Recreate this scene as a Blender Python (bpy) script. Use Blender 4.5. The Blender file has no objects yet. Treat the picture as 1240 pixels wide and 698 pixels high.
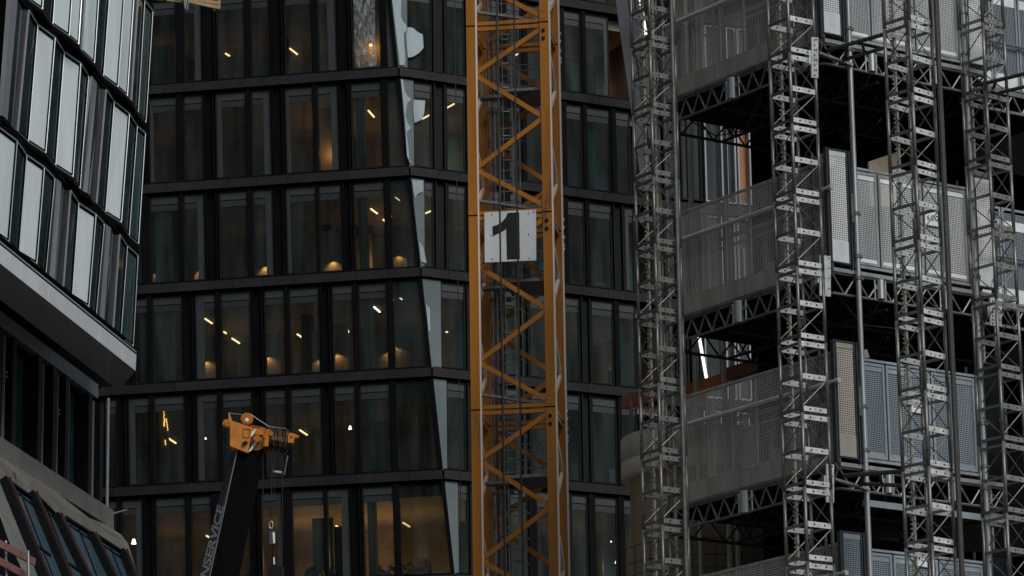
import bpy, math, random
from mathutils import Vector as V
random.seed(7)
SC = bpy.context.scene
COL = SC.collection
# ------------------------------------------------------------------ camera
FP, PITCH, ROLL = 4600.0, math.radians(14.6), 0.0155
CF = V((0, math.cos(PITCH), math.sin(PITCH)))
_R0 = V((1, 0, 0)); _U0 = V((0, -math.sin(PITCH), math.cos(PITCH)))
CR = (_R0*math.cos(ROLL) - _U0*math.sin(ROLL)); CU = (_R0*math.sin(ROLL) + _U0*math.cos(ROLL))
CO = V((0, 0, 1.6))
cam = bpy.data.cameras.new('camera'); camo = bpy.data.objects.new('camera', cam); COL.objects.link(camo)
cam.sensor_width = 36.0; cam.lens = FP/1240.0*36.0; cam.clip_start = 1.0; cam.clip_end = 3000.0
from mathutils import Matrix
camo.matrix_world = Matrix(((CR.x, CU.x, -CF.x, CO.x), (CR.y, CU.y, -CF.y, CO.y), (CR.z, CU.z, -CF.z, CO.z), (0, 0, 0, 1)))
SC.camera = camo
# ------------------------------------------------------------------ world, sun, exposure
SUN_EL, SUN_AZ = math.radians(42), math.radians(150)      # azimuth clockwise from +Y
w = bpy.data.worlds.new("World"); SC.world = w; w.use_nodes = True
nt = w.node_tree; bg = nt.nodes['Background']
sky = nt.nodes.new('ShaderNodeTexSky'); sky.sky_type = 'NISHITA'; sky.sun_disc = False
sky.sun_elevation = SUN_EL; sky.sun_rotation = SUN_AZ; sky.air_density = 1.0; sky.dust_density = 1.2; sky.ozone_density = 1.0
hsv = nt.nodes.new('ShaderNodeHueSaturation'); hsv.inputs['Saturation'].default_value = .62; hsv.inputs['Hue'].default_value = .485; nt.links.new(sky.outputs[0], hsv.inputs['Color']); nt.links.new(hsv.outputs[0], bg.inputs[0]); bg.inputs[1].default_value = 0.05
sl = bpy.data.lights.new('sun', 'SUN'); sl.energy = 1.5; sl.angle = math.radians(28); sl.color = (1.0, 0.97, 0.93)
so = bpy.data.objects.new('sun', sl); COL.objects.link(so)
sd = V((math.sin(SUN_AZ)*math.cos(SUN_EL), math.cos(SUN_AZ)*math.cos(SUN_EL), math.sin(SUN_EL)))
so.rotation_euler = (-sd).to_track_quat('-Z', 'Y').to_euler(); so.location = (60, -40, 120)
SC.view_settings.view_transform = 'Standard'; SC.view_settings.look = 'None'
SC.view_settings.exposure = 0.42; SC.view_settings.gamma = 1.0; SC.view_settings.use_curve_mapping = False
SC.cycles.transparent_max_bounces = 24; SC.cycles.max_bounces = 8
SC.cycles.sample_clamp_indirect = 3.0

# ------------------------------------------------------------------ placing helpers (photo pixel -> point in space)
def ray(x, y): return CF + CR*((x-620)/FP) - CU*((y-349)/FP)
def pt(x, y, rng):
    d = ray(x, y); return CO + d*(rng/math.hypot(d.x, d.y))
def ptz(x, y, z):
    d = ray(x, y); return CO + d*((z-CO.z)/d.z)
def hit(P0, N, x, y):
    d = ray(x, y); return CO + d*(((P0-CO).dot(N))/d.dot(N))
def proj(P):
    v = P-CO; k = v.dot(CF); return 620+FP*v.dot(CR)/k, 349-FP*v.dot(CU)/k
def vsolve(x1, y1, x2, y2, dz):
    a = ray(x1, y1); b = ray(x2, y2)
    return dz/(a.z/math.hypot(a.x, a.y)-b.z/math.hypot(b.x, b.y))

# ------------------------------------------------------------------ objects
OFF = {}
def thing(name, label, cat, loc=(0, 0, 0), group=None):
    o = bpy.data.objects.new(name, None); COL.objects.link(o); o.location = loc
    o.empty_display_size = 0.3
    o['label'] = label; o['category'] = cat
    if group: o['group'] = group
    OFF[o] = V(loc); return o
def tag(o, label, cat, group=None):
    o['label'] = label; o['category'] = cat
    if group: o['group'] = group
    return o
class MB:
    def __init__(s): s.v = []; s.f = []; s.m = []
    def add(s, vs, fs, m=0):
        b = len(s.v); s.v += [tuple(p) for p in vs]
        for f in fs: s.f.append([b+i for i in f]); s.m.append(m)
        return s
    def hexa(s, p, m=0):   # p: 4 bottom + 4 top, same order
        return s.add(p, [(0, 3, 2, 1), (4, 5, 6, 7), (0, 1, 5, 4), (1, 2, 6, 5), (2, 3, 7, 6), (3, 0, 4, 7)], m)
    def box(s, a, b, m=0):
        x0, y0, z0 = a; x1, y1, z1 = b
        return s.hexa([(x0, y0, z0), (x1, y0, z0), (x1, y1, z0), (x0, y1, z0), (x0, y0, z1), (x1, y0, z1), (x1, y1, z1), (x0, y1, z1)], m)
    def bar(s, p, q, w, h, up=(0, 0, 1), m=0):
        p = V(p); q = V(q); d = (q-p).normalized(); up = V(up)
        if abs(d.dot(up)) > .99: up = V((0, 1, 0))
        a = d.cross(up).normalized()*(w/2); b = a.cross(d).normalized()*(h/2)
        return s.hexa([p-a-b, p+a-b, p+a+b, p-a+b, q-a-b, q+a-b, q+a+b, q-a+b], m)
    def tube(s, p, q, r, n=8, m=0, r2=None):
        p = V(p); q = V(q); d = (q-p).normalized(); r2 = r if r2 is None else r2
        a = d.cross(V((0, 0, 1)) if abs(d.z) < .95 else V((0, 1, 0))).normalized(); b = d.cross(a)
        vs = [p+(a*math.cos(t)+b*math.sin(t))*r for t in [2*math.pi*i/n for i in range(n)]]
        vs += [q+(a*math.cos(t)+b*math.sin(t))*r2 for t in [2*math.pi*i/n for i in range(n)]]
        fs = [(i, (i+1) % n, n+(i+1) % n, n+i) for i in range(n)]+[tuple(range(n))[::-1], tuple(range(n, 2*n))]
        return s.add(vs, fs, m)
    def path(s, pts, r, n=6, m=0):
        for a, b in zip(pts, pts[1:]): s.tube(a, b, r, n, m)
        return s
    def prism(s, poly, d, m=0):   # polygon extruded by vector
        n = len(poly); d = V(d); a = [V(p) for p in poly]
        return s.add(a+[p+d for p in a], [tuple(range(n)), tuple(range(n, 2*n))[::-1]]+[(i, i+n, (i+1) % n+n, (i+1) % n) for i in range(n)], m)
    def disc(s, c, nrm, r, n=8, m=0):
        nrm = V(nrm).normalized(); a = nrm.cross(V((0, 0, 1))).normalized(); b = nrm.cross(a)
        return s.add([V(c)+(a*math.cos(t)+b*math.sin(t))*r for t in [2*math.pi*i/n for i in range(n)]], [tuple(range(n))], m)
    def build(s, name, mats, parent=None, smooth=False):
        off = OFF.get(parent, V((0, 0, 0)))
        me = bpy.data.meshes.new(name); me.from_pydata([(p[0]-off.x, p[1]-off.y, p[2]-off.z) for p in s.v], [], s.f)
        if not isinstance(mats, (list, tuple)): mats = [mats]
        for m in mats: me.materials.append(m)
        me.polygons.foreach_set('material_index', s.m)
        if smooth: me.polygons.foreach_set('use_smooth', [True]*len(s.f))
        me.update()
        o = bpy.data.objects.new(name, me); COL.objects.link(o)
        if parent: o.parent = parent; OFF[o] = off
        else: OFF[o] = V((0, 0, 0))
        return o
def copy_tree(o, parent=None):
    c = o.copy(); COL.objects.link(c); c.parent = parent
    for ch in list(o.children): copy_tree(ch, c)
    return c

# ------------------------------------------------------------------ materials
def mat(name, col, rough=.6, metal=0.0, var=.25, scale=3.0, bump=0.0, spec=.5, col2=None, thr=(.45, .7), streak=False, coat=0.0):
    m = bpy.data.materials.new(name); m.use_nodes = True; t = m.node_tree; p = t.nodes['Principled BSDF']
    p.inputs['Roughness'].default_value = rough; p.inputs['Metallic'].default_value = metal
    p.inputs['Specular IOR Level'].default_value = spec; p.inputs['Coat Weight'].default_value = coat
    tc = t.nodes.new('ShaderNodeTexCoord'); mp = t.nodes.new('ShaderNodeMapping'); t.links.new(tc.outputs['Object'], mp.inputs[0])
    if streak: mp.inputs['Scale'].default_value = (1, 1, .12)
    n = t.nodes.new('ShaderNodeTexNoise'); n.inputs['Scale'].default_value = scale; n.inputs['Detail'].default_value = 6; n.inputs['Roughness'].default_value = .65
    t.links.new(mp.outputs[0], n.inputs['Vector'])
    r = t.nodes.new('ShaderNodeValToRGB'); r.color_ramp.elements[0].position = .3; r.color_ramp.elements[1].position = .7
    r.color_ramp.elements[0].color = [c*(1-var) for c in col]+[1]; r.color_ramp.elements[1].color = [min(1, c*(1+var)) for c in col]+[1]
    t.links.new(n.outputs[0], r.inputs[0]); out = r.outputs[0]
    if col2:
        n2 = t.nodes.new('ShaderNodeTexNoise'); n2.inputs['Scale'].default_value = scale*2.3; n2.inputs['Detail'].default_value = 8; n2.inputs['Roughness'].default_value = .7
        t.links.new(mp.outputs[0], n2.inputs['Vector'])
        r2 = t.nodes.new('ShaderNodeValToRGB'); r2.color_ramp.elements[0].position = thr[0]; r2.color_ramp.elements[1].position = thr[1]
        t.links.new(n2.outputs[0], r2.inputs[0])
        mx = t.nodes.new('ShaderNodeMixRGB'); mx.inputs[2].default_value = list(col2)+[1]
        t.links.new(r2.outputs[0], mx.inputs[0]); t.links.new(out, mx.inputs[1]); out = mx.outputs[0]
    t.links.new(out, p.inputs['Base Color'])
    rr = t.nodes.new('ShaderNodeMapRange'); rr.inputs[3].default_value = max(0, rough-.12); rr.inputs[4].default_value = min(1, rough+.12)
    t.links.new(n.outputs[0], rr.inputs[0]); t.links.new(rr.outputs[0], p.inputs['Roughness'])
    if bump:
        b = t.nodes.new('ShaderNodeBump'); b.inputs['Strength'].default_value = bump; b.inputs['Distance'].default_value = .02
        t.links.new(n.outputs[0], b.inputs['Height']); t.links.new(b.outputs[0], p.inputs['Normal'])
    return m
def emit(name, col, s):
    m = bpy.data.materials.new(name); m.use_nodes = True; t = m.node_tree; p = t.nodes['Principled BSDF']
    p.inputs['Base Color'].default_value = list(col)+[1]; p.inputs['Emission Color'].default_value = list(col)+[1]; p.inputs['Emission Strength'].default_value = s
    return m
def glass(name, tint, refl=1.0, rough=.0, wav=0.0, dust=(.008, .07)):
    m = bpy.data.materials.new(name); m.use_nodes = True; t = m.node_tree; t.nodes.remove(t.nodes['Principled BSDF'])
    o = t.nodes['Material Output']; tr = t.nodes.new('ShaderNodeBsdfTransparent'); tr.inputs[0].default_value = list(tint)+[1]
    g = t.nodes.new('ShaderNodeBsdfGlossy'); g.inputs['Roughness'].default_value = rough; g.inputs['Color'].default_value = (refl, refl, refl, 1)
    fr = t.nodes.new('ShaderNodeFresnel'); fr.inputs[0].default_value = 1.5
    mx = t.nodes.new('ShaderNodeMixShader'); t.links.new(fr.outputs[0], mx.inputs[0]); t.links.new(tr.outputs[0], mx.inputs[1]); t.links.new(g.outputs[0], mx.inputs[2])
    df = t.nodes.new('ShaderNodeBsdfDiffuse'); df.inputs[0].default_value = (.30, .40, .39, 1); m2 = t.nodes.new('ShaderNodeMixShader')
    tc2 = t.nodes.new('ShaderNodeTexCoord'); mp2 = t.nodes.new('ShaderNodeMapping'); mp2.inputs['Scale'].default_value = (1.2, 1.2, .16); t.links.new(tc2.outputs['Object'], mp2.inputs[0])
    n2 = t.nodes.new('ShaderNodeTexNoise'); n2.inputs['Scale'].default_value = 1.6; n2.inputs['Detail'].default_value = 7; t.links.new(mp2.outputs[0], n2.inputs['Vector'])
    mr = t.nodes.new('ShaderNodeMapRange'); mr.inputs[1].default_value = .35; mr.inputs[2].default_value = .7; mr.inputs[3].default_value = dust[0]; mr.inputs[4].default_value = dust[1]; t.links.new(n2.outputs[0], mr.inputs[0])
    t.links.new(mr.outputs[0], m2.inputs[0]); t.links.new(mx.outputs[0], m2.inputs[1]); t.links.new(df.outputs[0], m2.inputs[2]); t.links.new(m2.outputs[0], o.inputs[0])
    tc = t.nodes.new('ShaderNodeTexCoord'); n = t.nodes.new('ShaderNodeTexNoise'); n.inputs['Scale'].default_value = .9; t.links.new(tc.outputs['Object'], n.inputs['Vector'])
    b = t.nodes.new('ShaderNodeBump'); b.inputs['Strength'].default_value = .25+wav; b.inputs['Distance'].default_value = .02
    t.links.new(n.outputs[0], b.inputs['Height']); t.links.new(b.outputs[0], g.inputs['Normal']); t.links.new(b.outputs[0], fr.inputs['Normal'])
    return m
def perforated(name, d, col, pitch=.06, thr=0.0, metal=.6, rough=.45, var=.3):
    """sheet metal punched with staggered holes; d = horizontal direction of the sheet"""
    m = mat(name, col, rough, metal, var, 1.2, streak=True); t = m.node_tree; p = t.nodes['Principled BSDF']; o = t.nodes['Material Output']
    g = t.nodes.new('ShaderNodeNewGeometry'); dt = t.nodes.new('ShaderNodeVectorMath'); dt.operation = 'DOT_PRODUCT'
    dt.inputs[1].default_value = (d[0], d[1], 0); t.links.new(g.outputs['Position'], dt.inputs[0])
    sp = t.nodes.new('ShaderNodeSeparateXYZ'); t.links.new(g.outputs['Position'], sp.inputs[0])
    def M(op, a, b=None):
        n = t.nodes.new('ShaderNodeMath'); n.operation = op
        for i, x in enumerate((a, b)):
            if x is None: continue
            if isinstance(x, (int, float)): n.inputs[i].default_value = x
            else: t.links.new(x, n.inputs[i])
        return n.outputs[0]
    k = math.pi/pitch; u = M('MULTIPLY', dt.outputs['Value'], k); v = M('MULTIPLY', sp.outputs[2], k)
    h = M('MULTIPLY', M('SINE', M('ADD', u, v)), M('SINE', M('SUBTRACT', u, v)))
    mask = M('GREATER_THAN', h, thr)
    tr = t.nodes.new('ShaderNodeBsdfTransparent'); mx = t.nodes.new('ShaderNodeMixShader')
    t.links.new(mask, mx.inputs[0]); t.links.new(p.outputs[0], mx.inputs[1]); t.links.new(tr.outputs[0], mx.inputs[2]); t.links.new(mx.outputs[0], o.inputs[0])
    return m
def film_mat():
    m = mat('crumpled_protective_film', (.42, .48, .50), .3, 0, .4, 6, bump=1.0); t = m.node_tree; p = t.nodes['Principled BSDF']; o = t.nodes['Material Output']
    tc = t.nodes.new('ShaderNodeTexCoord'); mp = t.nodes.new('ShaderNodeMapping'); mp.inputs['Scale'].default_value = (1, 1, .35); t.links.new(tc.outputs['Object'], mp.inputs[0])
    n = t.nodes.new('ShaderNodeTexNoise'); n.inputs['Scale'].default_value = 7; n.inputs['Detail'].default_value = 8; n.inputs['Distortion'].default_value = .8; t.links.new(mp.outputs[0], n.inputs['Vector'])
    r = t.nodes.new('ShaderNodeValToRGB'); r.color_ramp.elements[0].position = .40; r.color_ramp.elements[1].position = .80; r.color_ramp.elements[0].color = (.08, .08, .08, 1); r.color_ramp.elements[1].color = (.75, .75, .75, 1); t.links.new(n.outputs[0], r.inputs[0])
    tr = t.nodes.new('ShaderNodeBsdfTransparent'); mx = t.nodes.new('ShaderNodeMixShader')
    t.links.new(r.outputs[0], mx.inputs[0]); t.links.new(tr.outputs[0], mx.inputs[1]); t.links.new(p.outputs[0], mx.inputs[2]); t.links.new(mx.outputs[0], o.inputs[0])
    return m
M = {}
M['clad'] = mat('dark_anodised_cladding', (.004, .004, .005), .6, .0, .3, .6, spec=.06)
M['band'] = mat('grey_metal_band', (.020, .018, .020), .5, .0, .35, .35, spec=.15, streak=True)
M['frame'] = mat('window_frame_grey', (.008, .010, .0105), .5, .0, .2, 1, spec=.12)
M['header'] = mat('ribbed_header_grey', (.024, .031, .031), .5, .0, .18, 1.2)
M['header2'] = mat('dark_blind_box', (.011, .014, .015), .5, .0, .18, 1.2)
M['jamb'] = mat('grey_jamb_panel', (.022, .026, .025), .5, .0, .15, .8)
M['wedge'] = mat('pale_corner_panel', (.27, .33, .34), .07, .5, .12, .35, bump=1.0)
M['ceiling'] = mat('interior_ceiling', (.16, .135, .11), .8, 0, .4, 1.5)
M['room'] = mat('interior_wall', (.12, .095, .07), .8, 0, .75, .5)
M['floor'] = mat('interior_floor', (.12, .10, .08), .7)
M['curtain'] = mat('pale_curtain', (.26, .30, .31), .9, 0, .35, 2.0, streak=True)
M['tealcurtain'] = mat('teal_curtain', (.05, .14, .13), .9, 0, .35, 2.0, streak=True)
M['partition'] = mat('plain_partition', (.24, .19, .14), .85, 0, .12, 2.0)
M['wood'] = mat('orange_wood_panel', (.36, .15, .06), .6, 0, .25, 3, streak=True)
M['film'] = film_mat()
M['sheet'] = mat('pale_protective_sheet', (.34, .41, .43), .15, 0, .18, 1.5, bump=.6, streak=True)  # bright sky reflections put into a pale colour
M['glassL'] = glass('window_glass_dark', (.50, .57, .54), 1.0, wav=.1)
M['glassR'] = glass('window_glass_teal', (.42, .54, .56), 1.0, wav=.25, dust=(.03, .10))
M['glassG'] = glass('stair_glass_green', (.35, .50, .48), .7)
M['strip'] = emit('warm_strip_lamp', (1.0, .66, .33), 1.9)
M['stripw'] = emit('cool_white_lamp', (1.0, .95, .75), 2.6)
M['led'] = emit('daylight_strip_lamp', (.95, .93, .85), 1.0)  # glow stands in for sky mirrored on slanted cladding edges
M['orange'] = mat('crane_orange_paint', (.40, .145, .002), .45, 0, .28, 1.3, col2=(.17, .06, .015), thr=(.60, .70), streak=True, coat=.1)
M['edge'] = mat('worn_pale_edge', (.85, .72, .62), .4, 0, .15, 2, col2=(.6, .4, .28), thr=(.6, .85), streak=True)  # glancing light on the crane's side faces put into the colour
M['galv'] = mat('galvanised_steel', (.42, .44, .44), .38, .75, .3, 2.2, col2=(.16, .13, .10), thr=(.55, .8), streak=True)
M['mast'] = mat('weathered_mast_steel', (.19, .195, .185), .42, .6, .3, 2.5, col2=(.10, .075, .05), thr=(.5, .75))
M['plate'] = mat('bright_zinc_plate', (.80, .82, .80), .45, .45, .2, 3.5, col2=(.28, .27, .25), thr=(.5, .75))
M['soot'] = mat('sooty_steel', (.025, .024, .023), .6, .2, .3, 3)  # truss steel darkened to carry the shade under the decks
M['mastA'] = mat('dull_plate_steel', (.24, .245, .23), .5, .4, .3, 3)
M['dusty'] = mat('rusty_dark_steel', (.055, .052, .05), .65, .2, .3, 4, col2=(.07, .04, .028), thr=(.5, .7))
M['hole'] = mat('dark_hole', (.006, .006, .006), .9)
M['truss'] = mat('dull_truss_steel', (.20, .20, .19), .5, .5, .3, 3, col2=(.07, .055, .045), thr=(.5, .75))
M['deck'] = mat('dark_deck_boards', (.012, .011, .011), .9, 0, .3, 2, spec=.05)
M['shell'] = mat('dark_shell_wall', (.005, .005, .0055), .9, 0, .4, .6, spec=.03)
M['toe'] = mat('dull_sheet_metal', (.38, .36, .32), .5, .0, .22, 1.4, streak=True, col2=(.28, .255, .215))
M['tube'] = mat('pale_painted_tube', (.50, .51, .49), .35, 0, .2, 3, spec=.8)
M['toeW'] = mat('bright_sheet_metal', (.80, .83, .84), .45, .3, .15, 2)
M['toeT'] = mat('tarnished_sheet_metal', (.42, .40, .34), .45, .3, .2, 2)
M['gframe'] = mat('blue_grey_gate_frame', (.30, .35, .38), .45, .4, .2, 2)
M['black'] = mat('black_satin_paint', (.005, .006, .007), .5, 0, .2, 2, spec=.15)
M['slate'] = mat('dark_slate_paint', (.035, .042, .050), .45, 0, .25, 1.2)
M['sign'] = mat('white_sign_board', (.70, .74, .76), .5, 0, .08, 2, col2=(.45, .48, .5), thr=(.62, .85))
M['ink'] = mat('black_print', (.002, .002, .003), .6)
M['letter'] = mat('worn_white_lettering', (.48, .50, .50), .6, 0, .2, 9)
M['rope'] = mat('steel_rope', (.03, .028, .026), .6, .3)
M['ropec'] = mat('greased_rope_coil', (.10, .06, .035), .5, .5, .6, 8)
M['concrete'] = mat('cast_concrete', (.66, .60, .48), .85, 0, .16, 1.4, bump=.3, col2=(.48, .43, .34), thr=(.5, .75), streak=True)
M['stone'] = mat('grey_stone_cladding', (.15, .15, .14), .8, 0, .2, .8, bump=.2, col2=(.12, .115, .10), thr=(.5, .8))
M['stone2'] = mat('dark_stone_cladding', (.125, .115, .10), .8, 0, .25, .8, bump=.2, col2=(.08, .07, .06), thr=(.5, .8))
M['fascia'] = mat('light_grey_fascia', (.76, .79, .81), .3, .0, .06, .8, spec=1.0, coat=.5)
M['fascia2'] = mat('mid_grey_fascia', (.17, .18, .195), .45, .2, .1, .8)
M['soffit'] = mat('brown_grey_soffit', (.40, .36, .375), .4, .0, .08, .8, spec=.6, coat=.15)
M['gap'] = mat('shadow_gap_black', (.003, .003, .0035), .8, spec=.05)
M['bright'] = mat('white_backed_glass', (.72, .82, .83), .12, .0, .17, .7, spec=.8, streak=True)  # bright sky mirrored in these panes is put into the base colour
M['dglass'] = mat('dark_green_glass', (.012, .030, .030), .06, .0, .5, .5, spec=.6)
M['tealwin'] = mat('deep_teal_glass', (.03, .085, .085), .08, .0, .5, .4, spec=.7)
M['tglass'] = mat('teal_grey_glass', (.05, .085, .085), .08, .0, .4, 1.5, spec=.9, streak=True)
M['bglass'] = mat('blue_grey_glass', (.07, .12, .16), .12, .0, .2, .8, spec=.8)
M['purple'] = mat('aubergine_metal_panel', (.045, .036, .042), .4, .3, .12, 1)
M['fin'] = mat('light_grey_fin', (.26, .27, .30), .4, .3, .1, 1)
M['trim'] = mat('pale_trim', (.38, .42, .43), .35, .5, .1, 2)
M['rustbeam'] = mat('rust_red_beam', (.16, .04, .014), .6, 0, .3, 1.5)
M['orangebeam'] = mat('orange_formwork_beam', (.42, .13, .03), .6, 0, .3, 1.5)
M['yellow'] = mat('crane_head_yellow', (.50, .165, .008), .42, 0, .2, 3, col2=(.14, .045, .01), thr=(.55, .8), coat=.2)
M['beamedge'] = mat('dark_rust_edge', (.055, .018, .008), .6)
M['finA'] = mat('slanted_fin_grey', (.055, .057, .065), .45, .2, .2, .8)
M['pink'] = mat('faded_red_white_board', (.20, .09, .08), .7, 0, .3, 2)
M['tan'] = mat('tan_plaster_board', (.33, .28, .22), .8, 0, .1, 2)
M['gold'] = mat('ochre_steel_platform', (.34, .25, .13), .5, .2, .25, 3)
M['asphalt'] = mat('asphalt', (.09, .088, .085), .9, 0, .2, 4)

def frame_box(mb, P, u0, u1, z0, z1, t, n0, n1, m=0):
    for a in ((u0, u0+t, z0, z1), (u1-t, u1, z0, z1), (u0+t, u1-t, z0, z0+t), (u0+t, u1-t, z1-t, z1)):
        fbox(mb, P, a[0], a[1], a[2], a[3], n0, n1, m)
def fbox(mb, P, u0, u1, z0, z1, n0, n1, m=0, lo=0, hi=0):
    mb.hexa([P(u0, z0, n1), P(u1+lo, z0, n1), P(u1+lo, z0, n0), P(u0, z0, n0), P(u0, z1, n1), P(u1+hi, z1, n1), P(u1+hi, z1, n0), P(u0, z1, n0)], m)

# text turned into thin letters mapped on a quad
def letters(name, body, bl, br, tr, tl, lift, material, parent, bold=.02, shear=0.0, thick=.01):
    cu = bpy.data.curves.new('lettering', 'FONT'); cu.body = body; cu.offset = bold; cu.shear = shear
    ob = bpy.data.objects.new('lettering', cu); COL.objects.link(ob)
    dg = bpy.context.evaluated_depsgraph_get(); me0 = bpy.data.meshes.new_from_object(ob.evaluated_get(dg))
    bpy.data.objects.remove(ob)
    xs = [v.co.x for v in me0.vertices]; ys = [v.co.y for v in me0.vertices]
    x0, x1, y0, y1 = min(xs), max(xs), min(ys), max(ys)
    nrm = (br-bl).cross(tl-bl).normalized()
    if nrm.dot(CO-bl) < 0: nrm = -nrm
    mb = MB()
    for v in me0.vertices:
        s = (v.co.x-x0)/(x1-x0); t_ = (v.co.y-y0)/(y1-y0)
        p = (bl*(1-s)+br*s)*(1-t_)+(tl*(1-s)+tr*s)*t_+nrm*lift
        mb.v.append(tuple(p))
    for pgn in me0.polygons: mb.f.append(list(pgn.vertices)); mb.m.append(0)
    return mb.build(name, material, parent)

# ================================================================== GROUND
g = MB(); g.add([(-1500, -1500, 0), (1500, -1500, 0), (1500, 1500, 0), (-1500, 1500, 0)], [(0, 1, 2, 3)])
go = g.build('ground', M['asphalt']); go['kind'] = 'structure'

# ================================================================== CENTRE OFFICE BUILDING
class Facade:
    """plane with horizontal direction d; base(z) gives the point of u = 0 at height z"""
    def __init__(s, base, slope, d, zr, lean):
        s.b = base; s.sl = slope; s.d = d.normalized(); s.zr = zr; s.lean = lean
        up = V((slope.x, slope.y, 1)); n = s.d.cross(up).normalized()
        if n.dot(CO-base) < 0: n = -n
        s.n = n; s.nh = V((n.x, n.y, 0)).normalized()
    def P(s, u, z, n=0.0):
        return s.b+s.sl*(z-s.zr)+V((0, 0, z-s.zr))+s.d*(u+s.lean*(z-s.zr))+s.nh*n
    def z(s, x, y): return hit(s.b, s.n, x, y).z
    def u(s, x, z, n=0.0):
        lo, hi = -60.0, 60.0
        for _ in range(50):
            mid = (lo+hi)/2
            if proj(s.P(mid, z, n))[0] < x: lo = mid
            else: hi = mid
        return lo
CA = pt(509, 325, 140); _B = ptz(170, 347, CA.z); dL = (CA-_B).normalized()
PLp = Facade(CA, V((0, 0, 0)), dL, CA.z, 0)
cp = [hit(CA, PLp.n, x, y) for x, y in ((482, 83), (496, 203), (509, 325), (522, 446), (536, 570))]
CZ = [p.z for p in cp]                       # heights of the tops of the floor bands 1..5
sl_c = (cp[0]-cp[4])/(cp[0].z-cp[4].z)       # slanted corner edge per metre of height
sl_c.z = 0
_B = ptz(769, 356, CA.z); dR = (_B-CA).normalized()
FL = Facade(CA, V((0, 0, 0)), dL, CA.z, -.024)
s_l = sl_c.dot(dL)
FR = Facade(CA, sl_c, dR, CA.z, -s_l*dL.x/dR.x)
def corner_u(z): return s_l*(z-CA.z) - FL.lean*(z-CA.z)      # on the left facade
def corner_uR(z): return -FR.lean*(z-CA.z)                    # u = 0 line of the right facade
dz = (CZ[0]-CZ[4])/4
ZB = [CZ[0]+dz]+CZ+[CZ[4]-dz, CZ[4]-2*dz]    # band tops 0..7
BH = .39
base_c = V((CA.x, CA.y+3, 0))
office = thing('office_building', 'dark glazed office block with slanted corner behind the orange crane mast', 'building', base_c)
rowsL = {
 1: [(182, 214, ''), (222, 244, 'jr8'), (262, 297, ''), (303, 326, ''), (344, 378, ''), (384, 407, 'jr10'), (425, 461, 'film')],
 2: [(180, 215, 'jl4'), (222, 246, ''), (261, 299, 'jl6'), (304, 328, 'jr8'), (345, 380, 'jl4'), (384, 410, 'jr8'), (425, 463, 'c')],
 3: [(160, 173, 'cur'), (181, 218, 'cur'), (222, 248, 'jr8'), (265, 301, ''), (306, 331, 'jr8'), (346, 384, 'jl4'), (386, 414, ''), (428, 467, 'c')],
 4: [(163, 180, 'cur'), (184, 221, 'cur'), (236, 262, 'jl10'), (267, 304, ''), (320, 346, ''), (350, 387, ''), (402, 429, ''), (434, 470, 'c')],
 5: [(127, 142, ''), (155, 182, 'jl7c'), (186, 224, 'c'), (238, 265, 'jl7'), (269, 306, 'cur'), (321, 348, ''), (352, 390, ''), (405, 432, ''), (436, 474, 'c')],
 6: [(127, 143, ''), (147, 173, 'jr7'), (188, 226, ''), (231, 257, ''), (268, 303, ''), (316, 343, 'jr5'), (353, 394, ''), (396, 424, 'jr9'), (439, 478, 'c')],
}
rowsR = {
 1: [(493, 523, ''), (541, 563, ''), (573, 606, ''), (613, 632, ''), (638, 676, ''), (683, 704, ''), (709, 738, 'jr5')],
 2: [(501, 524, ''), (541, 564, ''), (575, 608, ''), (616, 632, ''), (637, 676, ''), (686, 706, ''), (711, 740, 'cur'), (746, 764, '')],
 3: [(514, 526, ''), (543, 565, ''), (576, 608, ''), (618, 634, ''), (640, 678, ''), (688, 709, ''), (714, 742, ''), (757, 769, 'jl5')],
 4: [(534, 564, ''), (577, 603, ''), (611, 630, ''), (642, 668, ''), (682, 703, ''), (717, 744, ''), (750, 771, 'cur')],
 5: [(541, 565, ''), (577, 601, ''), (612, 632, ''), (644, 670, ''), (684, 704, ''), (718, 748, ''), (753, 773, '')],
 6: [(555, 568, ''), (580, 604, ''), (618, 640, ''), (650, 680, ''), (693, 713, ''), (721, 749, ''), (756, 773, '')],
 0: [(490, 520, ''), (541, 563, ''), (573, 606, ''), (613, 632, ''), (638, 672, ''), (676, 702, ''), (708, 736, '')],
}
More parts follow.
